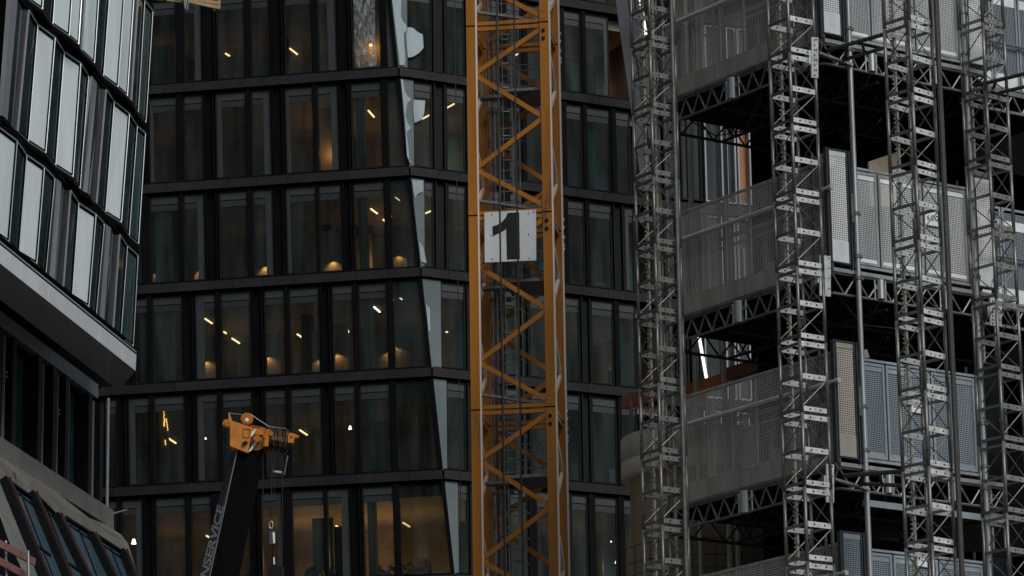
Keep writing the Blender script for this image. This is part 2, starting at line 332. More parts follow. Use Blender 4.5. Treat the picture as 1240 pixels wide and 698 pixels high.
def window_unit(F, u0, u1, z0, z1, flag, glassm):
    mb = MB(); frame_box(mb, F.P, u0, u1, z0, z1, .055, -.16, -.04)
    wo = mb.build('window', M['frame'], office)
    ja = jb = 0.0
    if 'jr' in flag: jb = int(''.join(c for c in flag[flag.index('jr')+2:] if c.isdigit()))/32.0
    if 'jl' in flag: ja = int(''.join(c for c in flag[flag.index('jl')+2:] if c.isdigit()))/32.0
    if ja or jb:
        m2 = MB()
        if ja: fbox(m2, F.P, u0+.055, u0+.055+ja, z0+.055, z1-.055, -.095, -.07)
        if jb: fbox(m2, F.P, u1-.055-jb, u1-.055, z0+.055, z1-.055, -.095, -.07)
        m2.build('side_panel', M['jamb'], wo)
    m3 = MB(); fbox(m3, F.P, u0+.06+ja, u1-.06-jb, z1-.33, z1-.06, -.095, -.065, 0); fbox(m3, F.P, u0+.06+ja, u1-.06-jb, z1-.60, z1-.36, -.098, -.085, 1); fbox(m3, F.P, u0+.06+ja, u1-.06-jb, z1-.36, z1-.33, -.098, -.094, 2)
    m3.build('header', [M['header'], M['header2'], M['gap']], wo)
    m4 = MB(); m4.add([F.P(u0+.05, z0+.05, -.1), F.P(u1-.05, z0+.05, -.1), F.P(u1-.05, z1-.05, -.1), F.P(u0+.05, z1-.05, -.1)], [(0, 1, 2, 3)])
    m4.build('pane', glassm, wo)
    if 'film' in flag:
        m5 = MB(); nx, nz = 10, 24
        vs = [F.P(u0+.12+(u1-u0-.35)*i/nx, z0+.1+(z1-z0-.3)*j/nz, -.075+.012*math.sin(i*2.1+j*1.3)+.012*math.cos(i*.7-j*2.2)) for j in range(nz+1) for i in range(nx+1)]
        m5.add(vs, [(j*(nx+1)+i, j*(nx+1)+i+1, (j+1)*(nx+1)+i+1, (j+1)*(nx+1)+i) for j in range(nz) for i in range(nx)])
        m5.build('protective_film', M['film'], wo)
    if 'c' in flag.replace('jl', '').replace('jr', '') and 'film' not in flag:
        full = 'cur' in flag; m6 = MB(); ua, ub = (u0+.1, u0+.1+(u1-u0)*(.55 if full else .3)); n = 16; vs = []
        for i in range(n+1):
            for zz in (z0+.05, z1-.5): vs.append(F.P(ua+(ub-ua)*i/n, zz, -.45+.05*math.sin(i*1.9)))
        m6.add(vs, [(2*i, 2*i+2, 2*i+3, 2*i+1) for i in range(n)])
        m6.build('curtain', M['tealcurtain'] if F is FR else M['curtain'], wo)
for F, rows, gm in ((FL, rowsL, M['glassL']), (FR, rowsR, M['glassR'])):
    for r, ws in rows.items():
        z1 = ZB[r-1]-BH-.06 if r > 0 else ZB[0]+dz-BH; z0 = ZB[r]+.09; zm = (z0+z1)/2
        us = [(F.u(a, zm), F.u(b, zm), fl) for a, b, fl in ws]
        for u0, u1, fl in us: window_unit(F, u0, u1, z0, z1, fl, gm)
        if F is FL: ends = [us[0][0]-1.4]+[u for a in us for u in a[:2]]
        else: ends = [u for a in us for u in a[:2]]
        gaps = list(zip(ends[0::2], ends[1::2])) if F is FL else list(zip(ends[1::2], ends[2::2]))
        for a, b in gaps:
            if b-a < .02: continue
            mb = MB(); wide = b-a > .4
            if wide:
                fbox(mb, F.P, a+.003, b-.003, z0-.08, z1+.05, -.30, -.14)
                fbox(mb, F.P, a+.05, a+.11, z0-.08, z1+.05, -.137, .02); fbox(mb, F.P, b-.11, b-.05, z0-.08, z1+.05, -.137, .02)
            else: fbox(mb, F.P, a+.003, b-.003, z0-.08, z1+.05, -.20, .06)
            light = (F is FR and wide)
            mb.build('pier' if wide else 'mullion', M['frame'] if light else M['clad'], office)
        # wedge beside the slanted corner
        if F is FL:
            ua = us[-1][1]; cu0, cu1 = corner_u(z0-.1), corner_u(z1+.05)
            last = us[-1][2]; mb = MB(); s = .16
            up = ua+.22
            fbox(mb, F.P, ua+.003, up, z0-.08, z1+.05, -.2, .05); mb.build('mullion', M['clad'], office)
            m2 = MB(); top = max(up+.02, cu1-.07)
            m2.hexa([F.P(up, z0, -.06), F.P(cu0-.12, z0, -.06), F.P(cu0-.12, z0, -.13), F.P(up, z0, -.13),
                     F.P(up, z1, -.06), F.P(top, z1, -.06), F.P(top, z1, -.13), F.P(up, z1, -.13)])
            if r in (1,): m2.build('corner_panel', M['jamb'], office)
            else: m2.build('corner_pane', M['glassL'], office)
            m3 = MB(); m3.hexa([F.P(cu0-.12, z0-.08, .04), F.P(cu0-.02, z0-.08, .04), F.P(cu0-.02, z0-.08, -.2), F.P(cu0-.12, z0-.08, -.2),
                     F.P(cu1-.12, z1+.05, .04), F.P(cu1-.02, z1+.05, .04), F.P(cu1-.02, z1+.05, -.2), F.P(cu1-.12, z1+.05, -.2)])
            m3.build('corner_post', M['clad'], office)
        else:
            ub = us[0][0]; c0, c1 = corner_uR(z0)+.03, corner_uR(z1)+.03
            m2 = MB(); m2.hexa([F.P(c0, z0-.07, .0), F.P(max(ub, c0+.05), z0-.07, .0), F.P(max(ub, c0+.05), z0-.07, -.1), F.P(c0, z0-.07, -.1),
                     F.P(c1, z1+.04, .0), F.P(ub, z1+.04, .0), F.P(ub, z1+.04, -.1), F.P(c1, z1+.04, -.1)])
            m2.build('corner_panel', M['wedge'], office)
# pale patches shaped as the broken bright reflections on the corner panels
def refl_patch(pts):
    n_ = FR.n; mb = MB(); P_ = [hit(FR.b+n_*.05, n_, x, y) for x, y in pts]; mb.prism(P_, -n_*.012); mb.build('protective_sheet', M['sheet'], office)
refl_patch([(474.5, -3), (486, -3), (485.5, 20), (488, 26), (492, 31), (493, 36), (489, 41), (489.5, 55), (491, 72), (490, 79), (484, 79)])
refl_patch([(494, 33), (500, 34), (506, 39), (512, 42), (513, 58), (508, 64), (500, 69), (494, 70), (492.5, 55), (492, 42)])
refl_patch([(485.5, 96), (488, 97), (490, 110), (494, 117), (498, 120), (493, 126), (491, 140), (494, 150), (498, 155), (493, 160), (491.8, 168), (493, 190), (499, 197), (496.5, 198)])
refl_patch([(501, 121), (515, 122), (513.5, 138), (511, 145), (502, 149), (500.5, 135)])
refl_patch([(499, 218), (512.5, 219), (512.5, 232), (506, 235), (502.5, 240), (500.5, 232)])
refl_patch([(507, 292), (513, 300), (516.5, 319), (509.5, 317)])
refl_patch([(515.7, 368), (520.5, 374), (521, 400), (519, 402)])
# floor bands with joints, and the black gap below them
uR_end = FR.u(771, CA.z)
for k, zt in enumerate(ZB[:-1]):
    for F, a in ((FL, None), (FR, 0)):
        if F is FL:
            u0 = FL.u(60, zt); mb = MB(); c = corner_u(zt); n = 12; L = (c-u0)/n
            for i in range(n):
                x0 = u0+i*L; x1 = x0+L-(.012 if i < n-1 else 0)
                fbox(mb, F.P, x0, x1, zt-BH+.05, zt, -.25, .14)
                fbox(mb, F.P, x0, x1, zt-BH, zt-.003, -.25, .08) if False else None
            mb.build('floor_band', M['band'], office)
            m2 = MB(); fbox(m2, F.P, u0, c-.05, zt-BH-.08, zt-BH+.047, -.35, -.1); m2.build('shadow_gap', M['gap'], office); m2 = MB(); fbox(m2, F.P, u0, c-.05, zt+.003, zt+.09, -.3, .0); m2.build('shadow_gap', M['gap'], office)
        else:
            c0 = corner_uR(zt); n = 9; L = (uR_end+1.0-c0)/n; mb = MB()
            for i in range(n):
                x0 = c0+i*L; x1 = x0+L-.012
                fbox(mb, F.P, x0, x1, zt-BH+.05, zt, -.25, .14)
            mb.build('floor_band', M['band'], office)
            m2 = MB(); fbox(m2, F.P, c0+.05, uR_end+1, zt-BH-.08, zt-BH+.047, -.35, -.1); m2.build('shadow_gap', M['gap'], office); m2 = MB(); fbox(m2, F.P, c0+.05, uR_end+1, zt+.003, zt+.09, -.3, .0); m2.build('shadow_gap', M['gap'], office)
# interior: thick slabs, back wall, end walls
uLs = FL.u(60, CA.z)
def plan(z, nL, nR, e=0.0):
    """plan polygon of the interior at height z between depth offsets"""
    cf = FL.P(corner_u(z), z, -.36)
    return [FL.P(uLs, z, -.36), cf, FR.P(uR_end+1, z, -.36), FR.P(uR_end+1, z, -9), FL.P(corner_u(z)+1.5, z, -9), FL.P(uLs, z, -9)]
CEIL = []
for k, zt in enumerate(ZB[:-1]):
    zc = zt-BH-.50; CEIL.append(zc)
    mb = MB(); a = plan(zc, 0, 0); b = plan(zt-.02, 0, 0); n = 6
    mb.add(a+b, [tuple(range(n))[::-1]], 0); mb.add(a+b, [tuple(range(n, 2*n))], 1)
    mb.add(a+b, [(i, (i+1) % n, (i+1) % n+n, i+n) for i in range(n)], 0)
    mb.build('floor_slab', [M['ceiling'], M['floor']], office)
mb = MB(); zt, zb = ZB[0]+3, 0.0
for (Fa, ua, na, Fb, ub, nb) in ((FL, uLs, -6.5, FL, 1.0, -6.5), (FL, 1.0, -6.5, FR, uR_end+1, -7.5), (FR, uR_end+1.05, .1, FR, uR_end+1.05, -8.5), (FL, uLs-.1, .1, FL, uLs-.1, -8)):
    p = Fa.P(ua, ZB[3], na); q = Fb.P(ub, ZB[3], nb)
    mb.bar(V((p.x, p.y, (zt+zb)/2)), V((q.x, q.y, (zt+zb)/2)), .2, zt-zb)
mb.build('core_wall', M['room'], office)
mb = MB()   # lower storeys below the picture down to the street
for F, u0, u1 in ((FL, uLs, corner_u(ZB[7])), (FR, corner_uR(ZB[7]), uR_end+1)):
    z = ZB[7]
    p = F.P(u0, z, 0); q = F.P(u1, z, 0); mb.bar(V((p.x, p.y, z/2-.3)), V((q.x, q.y, z/2-.3)), .4, z-.6)
mb.build('lower_wall', M['clad'], office)

rq = random.Random(11); cnt = 0
for F, rows in ((FL, rowsL), (FR, rowsR)):
    for r, ws in rows.items():
        if r == 0: continue
        for a, b, fl in ws:
            if rq.random() < .25 or cnt > 92: continue
            cnt += 1; zf = ZB[r]+.02; n = -rq.uniform(1.2, 4.5); w_ = rq.uniform(.25, .9); u = F.u(rq.uniform(a, b), zf+1, n)
            h = rq.choice([2.7, 2.7, 1.1, 1.9]); mb = MB(); fbox(mb, F.P, u-w_/2, u+w_/2, zf, zf+h, n-.15, n)
            mb.build('inner_column' if h > 2.5 else 'cupboard', rq.choice([M['slate'], M['floor'], M['slate'], M['tealcurtain'], M['curtain'] if F is FR else M['room'], M['floor']]), office)
# partitions, lamps inside
ordn = ['top', 'first', 'second', 'third', 'fourth', 'fifth', 'sixth']
def facade_of(x): return FL
def strip_light(r, x0, y0, x1, y1, F, label, m='strip', g_='strip lights on the office ceilings', w_=.06):
    zc = CEIL[r-1]-.06 if r >= 1 else 0
    a = ptz(x0, y0, zc); b = ptz(x1, y1, zc)
    # keep inside the room
    def dep(p): return (F.P(0, zc, 0)-p).dot(F.nh)
    if dep(a) < .7 or dep(a) > 6.2:
        t_ = max(.9, min(5.8, dep(a))); p0 = F.P(F.u(x0, zc, -t_), zc, -t_); zc2 = None
        # hang lower where the ceiling is out of reach: same sight line, chosen depth
        d = ray(x0, y0); k = ((F.P(0, zc, -t_)-CO).dot(F.nh))/d.dot(F.nh); a = CO+d*k
        d = ray(x1, y1); k = ((F.P(0, zc, -t_-.0)-CO).dot(F.nh))/d.dot(F.nh); b = CO+d*k
    o = thing('strip_light', label, 'lamp', a, g_)
    dirn = (b-a)
    if dirn.length > 1.5: b = a+dirn.normalized()*1.5
    MB().bar(a, b, w_, .05).build('tube', M[m], o)
    MB().bar(a+V((0, 0, .045)), b+V((0, 0, .045)), w_+.05, .03).build('housing', M['frame'], o)
SL = [(1, 182, 59, 186, 64, 'FL', 'short warm strip lamp at far left top, higher of the close pair'),
 (1, 195, 72, 204, 79, 'FL', 'warm strip lamp at far left top storey, lower and longer of the close pair'),
 (1, 273, 65, 278, 68, 'FL', 'small warm lamp in the top storey, below the hanging platform and to its right'),
 (1, 351, 59, 360, 66, 'FL', 'warm strip lamp in the top storey two windows left of the plastic-covered window'),
 (2, 446, 134, 453, 142, 'FL', 'warm strip lamp in the second storey window directly below the plastic-covered one'),
 (2, 541, 131, 550, 126, 'FR', 'warm strip lamp tilted upward right, second storey close left of the orange mast'),
 (2, 512, 144, 523, 138, 'FR', 'warm strip lamp tilted upward right, second storey just right of the slanted corner'),
 (3, 358, 289, 366, 295, 'FL', 'lone warm strip lamp in the third storey, mid-left of the block'),
 (3, 449, 253, 457, 259, 'FL', 'warm strip lamp in the third storey, second pane left of the slanted corner'),
 (3, 464, 266, 467, 269, 'FL', 'tiny warm lamp in the third storey, second pane from the slanted corner'),
 (3, 475, 236, 484, 243, 'FL', 'warm strip lamp high in the third storey pane next to the slanted corner'),
 (3, 514, 259, 524, 255, 'FR', 'warm strip lamp in the third storey just right of the slanted corner'),
 (4, 205, 415, 210, 421, 'FL', 'dim short lamp in the fourth storey at the far left edge of the block'),
 (4, 248, 386, 257, 392, 'FL', 'warm strip lamp high in a fourth storey narrow window, upper left of the row'),
 (4, 271, 402, 274, 404, 'FL', 'tiny warm point lamp in the fourth storey between two strip lamps'),
 (4, 281, 410, 290, 416, 'FL', 'warm strip lamp in the fourth storey, lower right of the tiny point lamp'),
 (4, 360, 405, 369, 411, 'FL', 'warm strip lamp alone in the wide fourth storey window at mid-width'),
 (4, 453, 372, 460, 378, 'FL', 'cool strip lamp in the fourth storey, second pane left of the slanted corner'),
 (4, 479, 357, 487, 363, 'FL', 'bright cool strip lamp in the fourth storey pane touching the slanted corner'),
 (4, 535, 404, 542, 402, 'FR', 'small warm lamp in the fourth storey right of the slanted corner'),
 (5, 204, 531, 213, 537, 'FL', 'warm strip lamp in the fifth storey beside the dripping gold light chain'),
 (5, 363, 521, 372, 527, 'FL', 'warm strip lamp in the fifth storey just right of the yellow boom head'),
 (6, 250, 649, 255, 652, 'FL', 'small warm lamp in the sixth storey at the left edge of the black boom'),
 (6, 407, 637, 415, 642, 'FL', 'warm strip lamp in the sixth storey narrow orange-lit window'),
 (6, 488, 633, 496, 638, 'FL', 'warm strip lamp in the sixth storey orange-lit window nearest the slanted corner'),
 (1, 615, 72, 630, 64, 'FR', 'warm strip lamp seen through the orange mast, upper storey'),
 (1, 722, 86, 735, 80, 'FR', 'upper of two warm strip lamps in the window right of the orange mast'),
 (1, 725, 105, 735, 100, 'FR', 'lower of two warm strip lamps in the window right of the orange mast'),
 (3, 732, 322, 740, 319, 'FR', 'dim warm lamp in the third storey between the orange mast and the scaffold'),
 (4, 734, 433, 743, 430, 'FR', 'dim warm lamp in the fourth storey between the orange mast and the scaffold')]
for s in SL:
    cool = 'cool' in s[6]
    strip_light(s[0], s[1], s[2], s[3], s[4], FL if s[5] == 'FL' else FR, s[6], 'stripw' if cool else 'strip', w_=.045 if s[5] == 'FR' else .055)
# star-like point lamps
def point_lamp(F, x, y, n, label, r_=.05, m='stripw'):
    d = ray(x, y); p = CO+d*(((F.P(0, CA.z, n)-CO).dot(F.n))/d.dot(F.n))
    o = thing('point_lamp', label, 'lamp', p, 'small bulbs shining through the office glass')
    MB().tube(p-V((0, 0, r_)), p+V((0, 0, r_)), r_*1.0, 8, r2=r_*.5).build('bulb', M[m], o)
    MB().tube(p+V((0, 0, r_)), p+V((0, 0, r_+.12)), .02, 6).build('socket', M['frame'], o)
point_lamp(FL, 421, 401, -2, 'cool star-like bulb in the narrow fourth storey window', .06)
point_lamp(FL, 424, 518, -2, 'cool star-like bulb in the fifth storey below the similar one', .07)
point_lamp(FL, 162, 656, -1, 'cool bulb glowing at the lower left above the stone corner', .10)
point_lamp(FL, 249, 531, -2, 'small cool bulb left of the yellow boom head', .04)
point_lamp(FL, 198, 556, -2, 'tiny bulb below the gold light chain', .035)
point_lamp(FL, 216, 192, -1, 'tiny cool bulb beside the second storey mullion at far left', .035)
point_lamp(FR, 746, 681, -1.5, 'small bulb in the sixth storey left of the concrete column', .05)
point_lamp(FR, 740, 656, -3, 'tiny bulb above right of the orange mast foot', .03)
point_lamp(FL, 444, 288, -2, 'tiny cool bulb beside the curtain in the third storey', .035)
# gold chain of lights
ch = thing('light_chain', 'dripping gold chain of lights in the fifth storey window at the left', 'lamp', FL.P(FL.u(198, ZB[4]), ZB[4]-1, -1))
def onL(x, y, n, F=None):
    F = F or FL; d = ray(x, y); return CO+d*(((F.P(0, CA.z, n)-CO).dot(F.n))/d.dot(F.n))
mb = MB(); pts = [onL(197, 479, -.3), onL(197.5, 490, -.3), onL(198.5, 505, -.3), onL(199, 517, -.3)]
rp = random.Random(3)
for a, b in zip(pts, pts[1:]):
    for i in range(6):
        p = a.lerp(b, i/6)+V((rp.uniform(-.03, .03), 0, 0)); mb.tube(p-V((0, 0, .05)), p+V((0, 0, .03)), rp.uniform(.010, .026), 6)
for i in range(5):
    p = onL(201.5+i*.4, 508+i*3, -.3); mb.tube(p-V((0, 0, .05)), p+V((0, 0, .03)), .018, 6)
mb.tube(onL(200, 533, -.3), onL(200.5, 539, -.3), .02, 6)
mb.build('bulbs', emit('gold_bulbs', (1, .50, .10), 2.0), ch)
MB().path(pts, .006).build('cord', M['rope'], ch)

def spot(p, aim, en, size, blend=.6, col=(1, .62, .28), r_=.03):
    l = bpy.data.lights.new('wall_washer', 'SPOT'); l.energy = en; l.spot_size = math.radians(size); l.spot_blend = blend; l.color = col; l.shadow_soft_size = r_
    return l, p, aim
lamp_n = 0
def glow(r, x, wpx, hpx, en, label, F=None, side=0):
    """partition behind the glass lit by a small wall washer"""
    F = F or FL; zf = ZB[r]+.1; n = -1.0
    uc = F.u(x, zf+.2, n); w_ = wpx/32.0; h = hpx/32.0
    pn = MB(); fbox(pn, F.P, uc-w_/2-.08, uc+w_/2+.08, zf, zf+1.9, n-.08, n); pn.build('partition', M['partition'], office)
    p = F.P(uc+side*w_/2, zf+h+.42, n+.14)
    l = bpy.data.lights.new('wall_washer', 'SPOT'); l.energy = en*2.2; l.spot_size = math.radians(115); l.spot_blend = .7; l.color = (1, .52, .20); l.shadow_soft_size = .04
    o = bpy.data.objects.new('wall_washer', l); COL.objects.link(o); o.location = p
    aim = F.P(uc, zf, n+.02)-p; o.rotation_euler = aim.to_track_quat('-Z', 'Y').to_euler()
    t_ = thing('wall_lamp', label, 'lamp', p, 'wall lamps washing the office partitions')
    MB().tube(p+V((0, 0, .02)), p+V((0, 0, .10)), .045, 10, r2=.03).build('lamp_shade', M['frame'], t_)
    MB().bar(p+V((0, 0, .06)), F.P(uc+side*w_/2, zf+h+.42+.06, n), .02, .02).build('arm', M['frame'], t_)
    o.parent = t_; o.location = (0, 0, 0)
for g_ in [(3, 189, 12, 10, 2.0, 'lamp making the faint glow at the far left of the third storey'),
           (3, 244, 13, 10, 9, 'lamp making the small dome of warm light at left in the third storey'),
           (3, 322, 21, 9, 9, 'lamp over the second dome of warm light from the left, third storey'),
           (3, 404, 21, 10, 9, 'lamp over the third dome of warm light, third storey left of the curtain'),
           (3, 484, 15, 12, 9, 'lamp over the dome of warm light in the third storey next to the slanted corner')]:
    glow(*g_)
for g_ in [(4, 203, 12, 17, 7, 'lamp lighting the small block beside gold bulbs at far left, fourth storey', 0),
           (4, 256, 14, 19, 7, 'lamp making the triangular warm patch at left in the fourth storey', -1),
           (4, 331, 15, 20, 7, 'lamp making the warm wedge in the narrow fourth storey window', -1),
           (4, 414, 13, 18, 6, 'lamp making the warm wedge below the cool star-like bulb', -1),
           (4, 466, 9, 16, 3, 'lamp making the faint glow left of the brightest fourth storey patch', 1),
           (4, 488, 22, 22, 9, 'lamp making the brightest warm patch, fourth storey beside the slanted corner', -1),
           (4, 384, 7, 12, 3, 'lamp making the faint glow at mid-width of the fourth storey', 1)]:
    glow(*g_[:6], side=g_[6])
def room_light(F, x, r, n, en, col=(1, .47, .16), dzz=1.6, r_=.25):
    l = bpy.data.lights.new('room_lamp', 'POINT'); l.energy = en*1.0*(.7 if F is FR else 1)*{6: 1.3, 1: .5, 5: .55}.get(r, .9); l.color = col; l.shadow_soft_size = r_
    o = bpy.data.objects.new('room_lamp', l); COL.objects.link(o); z = ZB[r]+dzz; o.location = F.P(F.u(x, z, n), z, n)
    return o
for a in [(FL, 375, 6, -4.0, 55), (FL, 455, 6, -4.0, 60), (FL, 510, 6, -3.5, 60), (FL, 205, 6, -4.5, 14), (FL, 400, 2, -3.2, 34), (FL, 455, 2, -4.5, 16),
          (FL, 285, 4, -4, 16), (FL, 370, 4, -4, 12), (FL, 450, 3, -4, 18), (FL, 480, 3, -3, 14), (FL, 320, 3, -4.5, 9), (FL, 370, 5, -4, 16), (FL, 200, 5, -4, 8),
          (FR, 552, 2, -3, 30), (FR, 725, 1, -3.5, 26), (FR, 620, 1, -4, 16), (FR, 550, 3, -4, 10), (FR, 552, 4, -4, 14), (FR, 550, 5, -4, 12), (FR, 600, 6, -4, 14),
          (FR, 700, 6, -4, 16), (FL, 200, 1, -4.5, 16), (FL, 290, 1, -5, 12), (FL, 370, 1, -5, 16), (FR, 690, 3, -4, 8), (FR, 735, 4, -4, 12), (FL, 490, 4, -4, 12),
          (FL, 200, 2, -4, 7), (FL, 500, 5, -4, 10), (FL, 420, 5, -4, 8), (FR, 690, 4, -4, 8)]:
    room_light(*a)
# glowing orange partition in the second storey window and blurred bulb behind the film
m = MB(); F = FL; ua, ub = F.u(388, ZB[2]+1, -.8), F.u(410, ZB[2]+1, -.8); fbox(m, F.P, ua, ub, ZB[2]+.05, ZB[2]+2.9, -.9, -.8); m.build('partition', M['partition'], office)
o = room_light(FL, 400, 2, -.45, 11, dzz=1.0, r_=.1)
p = onL(449, 55, -.6); bl = thing('bulb_lamp', 'round glowing bulb behind the crumpled plastic film', 'lamp', p)
bm_ = MB(); 
for k in range(6):
    t0, t1 = -math.pi/2+math.pi*k/6, -math.pi/2+math.pi*(k+1)/6
    bm_.tube(p+V((0, 0, .075*math.sin(t0))), p+V((0, 0, .075*math.sin(t1))), max(.002, .075*math.cos(t0)), 12, r2=max(.002, .075*math.cos(t1)))
bm_.build('bulb', emit('amber_bulb', (1, .6, .25), 2.0), bl); MB().tube(p+V((0, 0, .11)), p+V((0, 0, .9)), .012).build('cord', M['rope'], bl)
zz_ = p.z-ZB[1]; m = MB(); fbox(m, FL.P, FL.u(426, ZB[1]+1, -1.1), FL.u(463, ZB[1]+1, -1.1), ZB[1]+.05, ZB[1]+3.4, -1.2, -1.1); m.build('partition', M['tan'], office)
l_ = room_light(FL, 449, 1, -.78, 15, dzz=zz_, r_=.05)
# dark furniture silhouettes on the sixth storey
fz = ZB[6]+.1
for (x0, x1, hh, n, lab, nm, cat) in [(368, 392, .62, -.7, 'dark rounded armchair behind the left orange-lit sixth storey window', 'armchair', 'armchair'),
                           (402, 421, .68, -.7, 'dark potted plants behind the narrow orange-lit sixth storey window', 'potted_plant', 'plant'),
                           (458, 478, .45, -.7, 'low dark planting behind the sixth storey window left of the corner pane', 'potted_plant', 'plant'),
                           (489, 522, .5, -.7, 'dark planting behind the sixth storey window next to the slanted corner', 'potted_plant', 'plant')]:
    u0, u1 = FL.u(x0, fz, n), FL.u(x1, fz, n); root = thing(nm, lab, cat, FL.P((u0+u1)/2, fz, n))
    if nm == 'armchair':
        prof = [(0, 0), (0, .25), (.12, .5), (.3, .6), (.7, .62), (.9, .55), (1, .3), (1, 0)]
        MB().prism([FL.P(u0+(u1-u0)*a, fz+b, n) for a, b in prof], FL.nh*-.6).build('seat_shell', M['black'], root)
        MB().prism([FL.P(u0+(u1-u0)*a, fz+b, n+.3) for a, b in ((.1, 0), (.1, .3), (.9, .3), (.9, 0))], FL.nh*-.29).build('cushion', M['slate'], root)
    else:
        MB().box(tuple(FL.P(u0, fz, n-.3)), tuple(FL.P(u1, fz+.15, n-.1))).build('planter', M['black'], root)
        mb = MB(); rr_ = random.Random(int(x0))
        for i in range(90):
            u = rr_.uniform(u0, u1); z = fz+.12+rr_.random()*hh*(.55+.45*math.sin(u*5)**2); c = FL.P(u, z, n+rr_.uniform(-.2, .15))
            a = V((rr_.uniform(-1, 1), rr_.uniform(-1, 1), rr_.uniform(-.3, 1)))*.09; b = a.cross(V((rr_.random(), .3, .2))).normalized()*.05
            mb.add([c-a, c+b, c+a, c-b], [(0, 1, 2, 3)])
        mb.build('leaves', M['tealcurtain'], root)

# third, strongly receding part of the block seen between scaffold and slanted fold
z0 = CA.z; e = FR.P(uR_end+1.0, z0, -.3); dT = V((math.cos(math.radians(20)), math.sin(math.radians(20)), 0))
FT = Facade(V((e.x, e.y, z0)), V((0, 0, 0)), dT, z0, 0)
wing = thing('office_wing', 'dark glazed wing seen in gaps behind the steel lattice masts and mesh decks', 'building', V((e.x+4, e.y+4, 0)))
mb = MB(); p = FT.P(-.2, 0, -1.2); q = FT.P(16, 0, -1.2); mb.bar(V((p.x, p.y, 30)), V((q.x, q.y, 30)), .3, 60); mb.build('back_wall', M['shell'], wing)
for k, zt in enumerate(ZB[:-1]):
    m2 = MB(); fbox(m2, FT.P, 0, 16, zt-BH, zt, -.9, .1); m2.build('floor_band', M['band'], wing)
    z1 = zt-BH-.05; zz0 = zt-dz+.1
    xs = [(784, 800, 'g'), (804, 820, 'g'), (824, 834, 'g'), (837, 849, 'g'), (853, 875, 'g'), (879, 891, 'c'), (893, 909, 'w'), (920, 938, 'w'), (942, 968, 'g')]
    for (a, b, ty) in xs:
        u0, u1 = FT.u(a, z1-1), FT.u(b, z1-1)
        fm = MB(); frame_box(fm, FT.P, u0, u1, zz0, z1, .07, -.3, .0); wo = fm.build('window', M['fin'] if ty != 'g' or a > 850 else M['frame'], wing)
        if ty == 'g' or k != 1:
            MB().add([FT.P(u0, zz0, -.1), FT.P(u1, zz0, -.1), FT.P(u1, z1, -.1), FT.P(u0, z1, -.1)], [(0, 1, 2, 3)]).build('pane', M['glassR'], wo)
        if ty != 'g':
            mc = MB(); n = 14; vs = []
            for i in range(n+1):
                for zq in (zz0, z1): vs.append(FT.P(u0+.07+(u1-u0-.14)*i/n, zq, -.35+(.06*math.sin(i*2) if ty == 'c' else 0)))
            mc.add(vs, [(2*i, 2*i+2, 2*i+3, 2*i+1) for i in range(n)]); mc.build('curtain' if ty == 'c' else 'wood_panel', M['curtain'] if ty == 'c' else M['wood'], wo)
# slanted metal fins along the fold
def fin_at(x0a, x1a, ya, x0b, x1b, yb, rng, material, lab, th=.3, nm='slanted_fin', par=None):
    A0, A1, B0, B1 = pt(x0a, ya, rng), pt(x1a, ya, rng), pt(x0b, yb, rng), pt(x1b, yb, rng)
    mb = MB(); d = V((0, th, 0)); mb.hexa([B0, B1, B1+d, B0+d, A0, A1, A1+d, A0+d]); return mb.build(nm, material, par or office)
R1 = 139.5
fin_at(742, 756, -25, 778, 792, 232, R1-1, M['finA'], '')
fin_at(757, 764, -25, 786, 792, 170, R1+2.5, M['slate'], '')
fin_at(768, 776, -25, 782, 792, 150, R1+1.0, M['finA'], '')
fin_at(858, 866, 380, 872, 880, 480, 150, M['fascia2'], '', par=wing)
def sky_glint(x0, y0, x1, y1, rng, w_, lab):  # glowing strip added where cladding mirrors the sky, no lamp there
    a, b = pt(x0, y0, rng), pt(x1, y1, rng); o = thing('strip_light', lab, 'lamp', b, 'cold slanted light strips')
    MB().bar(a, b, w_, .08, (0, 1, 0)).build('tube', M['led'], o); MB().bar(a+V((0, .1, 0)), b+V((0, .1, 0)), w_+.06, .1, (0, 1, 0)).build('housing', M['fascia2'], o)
sky_glint(774.5, -6, 782, 42, 137.5, .1, 'slanted pale light strip glinting behind the top of the leftmost lattice mast')
sky_glint(845.5, 402, 857.5, 470, 137.5, .1, 'slanted pale light strip below the middle mesh deck, above the orange beams')

# ================================================================== LEFT BUILDING (pleated facade, overhang)
RL0 = 104.0
A = pt(164, 449, RL0)                       # right end, lower edge of the fascia
_B = ptz(0, 319, A.z); dW = (A-_B).normalized()   # runs right = away from viewer
nW = V((dW.y, -dW.x, 0)).normalized()
if nW.dot(CO-A) < 0: nW = -nW
def tilt_plane(A, d, nh, xc, yc):
    """angle of a plane through the horizontal line (A,d) so that its end edge reaches pixel (xc,yc)"""
    best = None
    for i in range(-400, 401):
        th = i*.002; up = V((0, 0, math.cos(th)))+nh*math.sin(th); n = d.cross(up)
        h = hit(A, n, xc, yc); e_ = abs((h-A).dot(d))
        if best is None or e_ < best[0]: best = (e_, th, n.normalized(), up)
    return best
zA = A.z
bl_, thW, nWt, upW = tilt_plane(pt(162.5, 426, RL0+1.9), dW, nW, 178, 60)
A2 = pt(162.5, 426, RL0+1.9)
left = thing('corner_building', 'dark building with pale pleated glass bays, grey overhang and stone base', 'building', V((A.x-6, A.y-8, 0)))
def zw(x, y): return hit(A2, nWt, x, y).z
z_s1b = zw(175.5, 149); z_s2t = zw(175, 162); z_s2b = zw(166.5, 296); z_s3t = zw(166, 310); z_s3b = zw(160, 420)
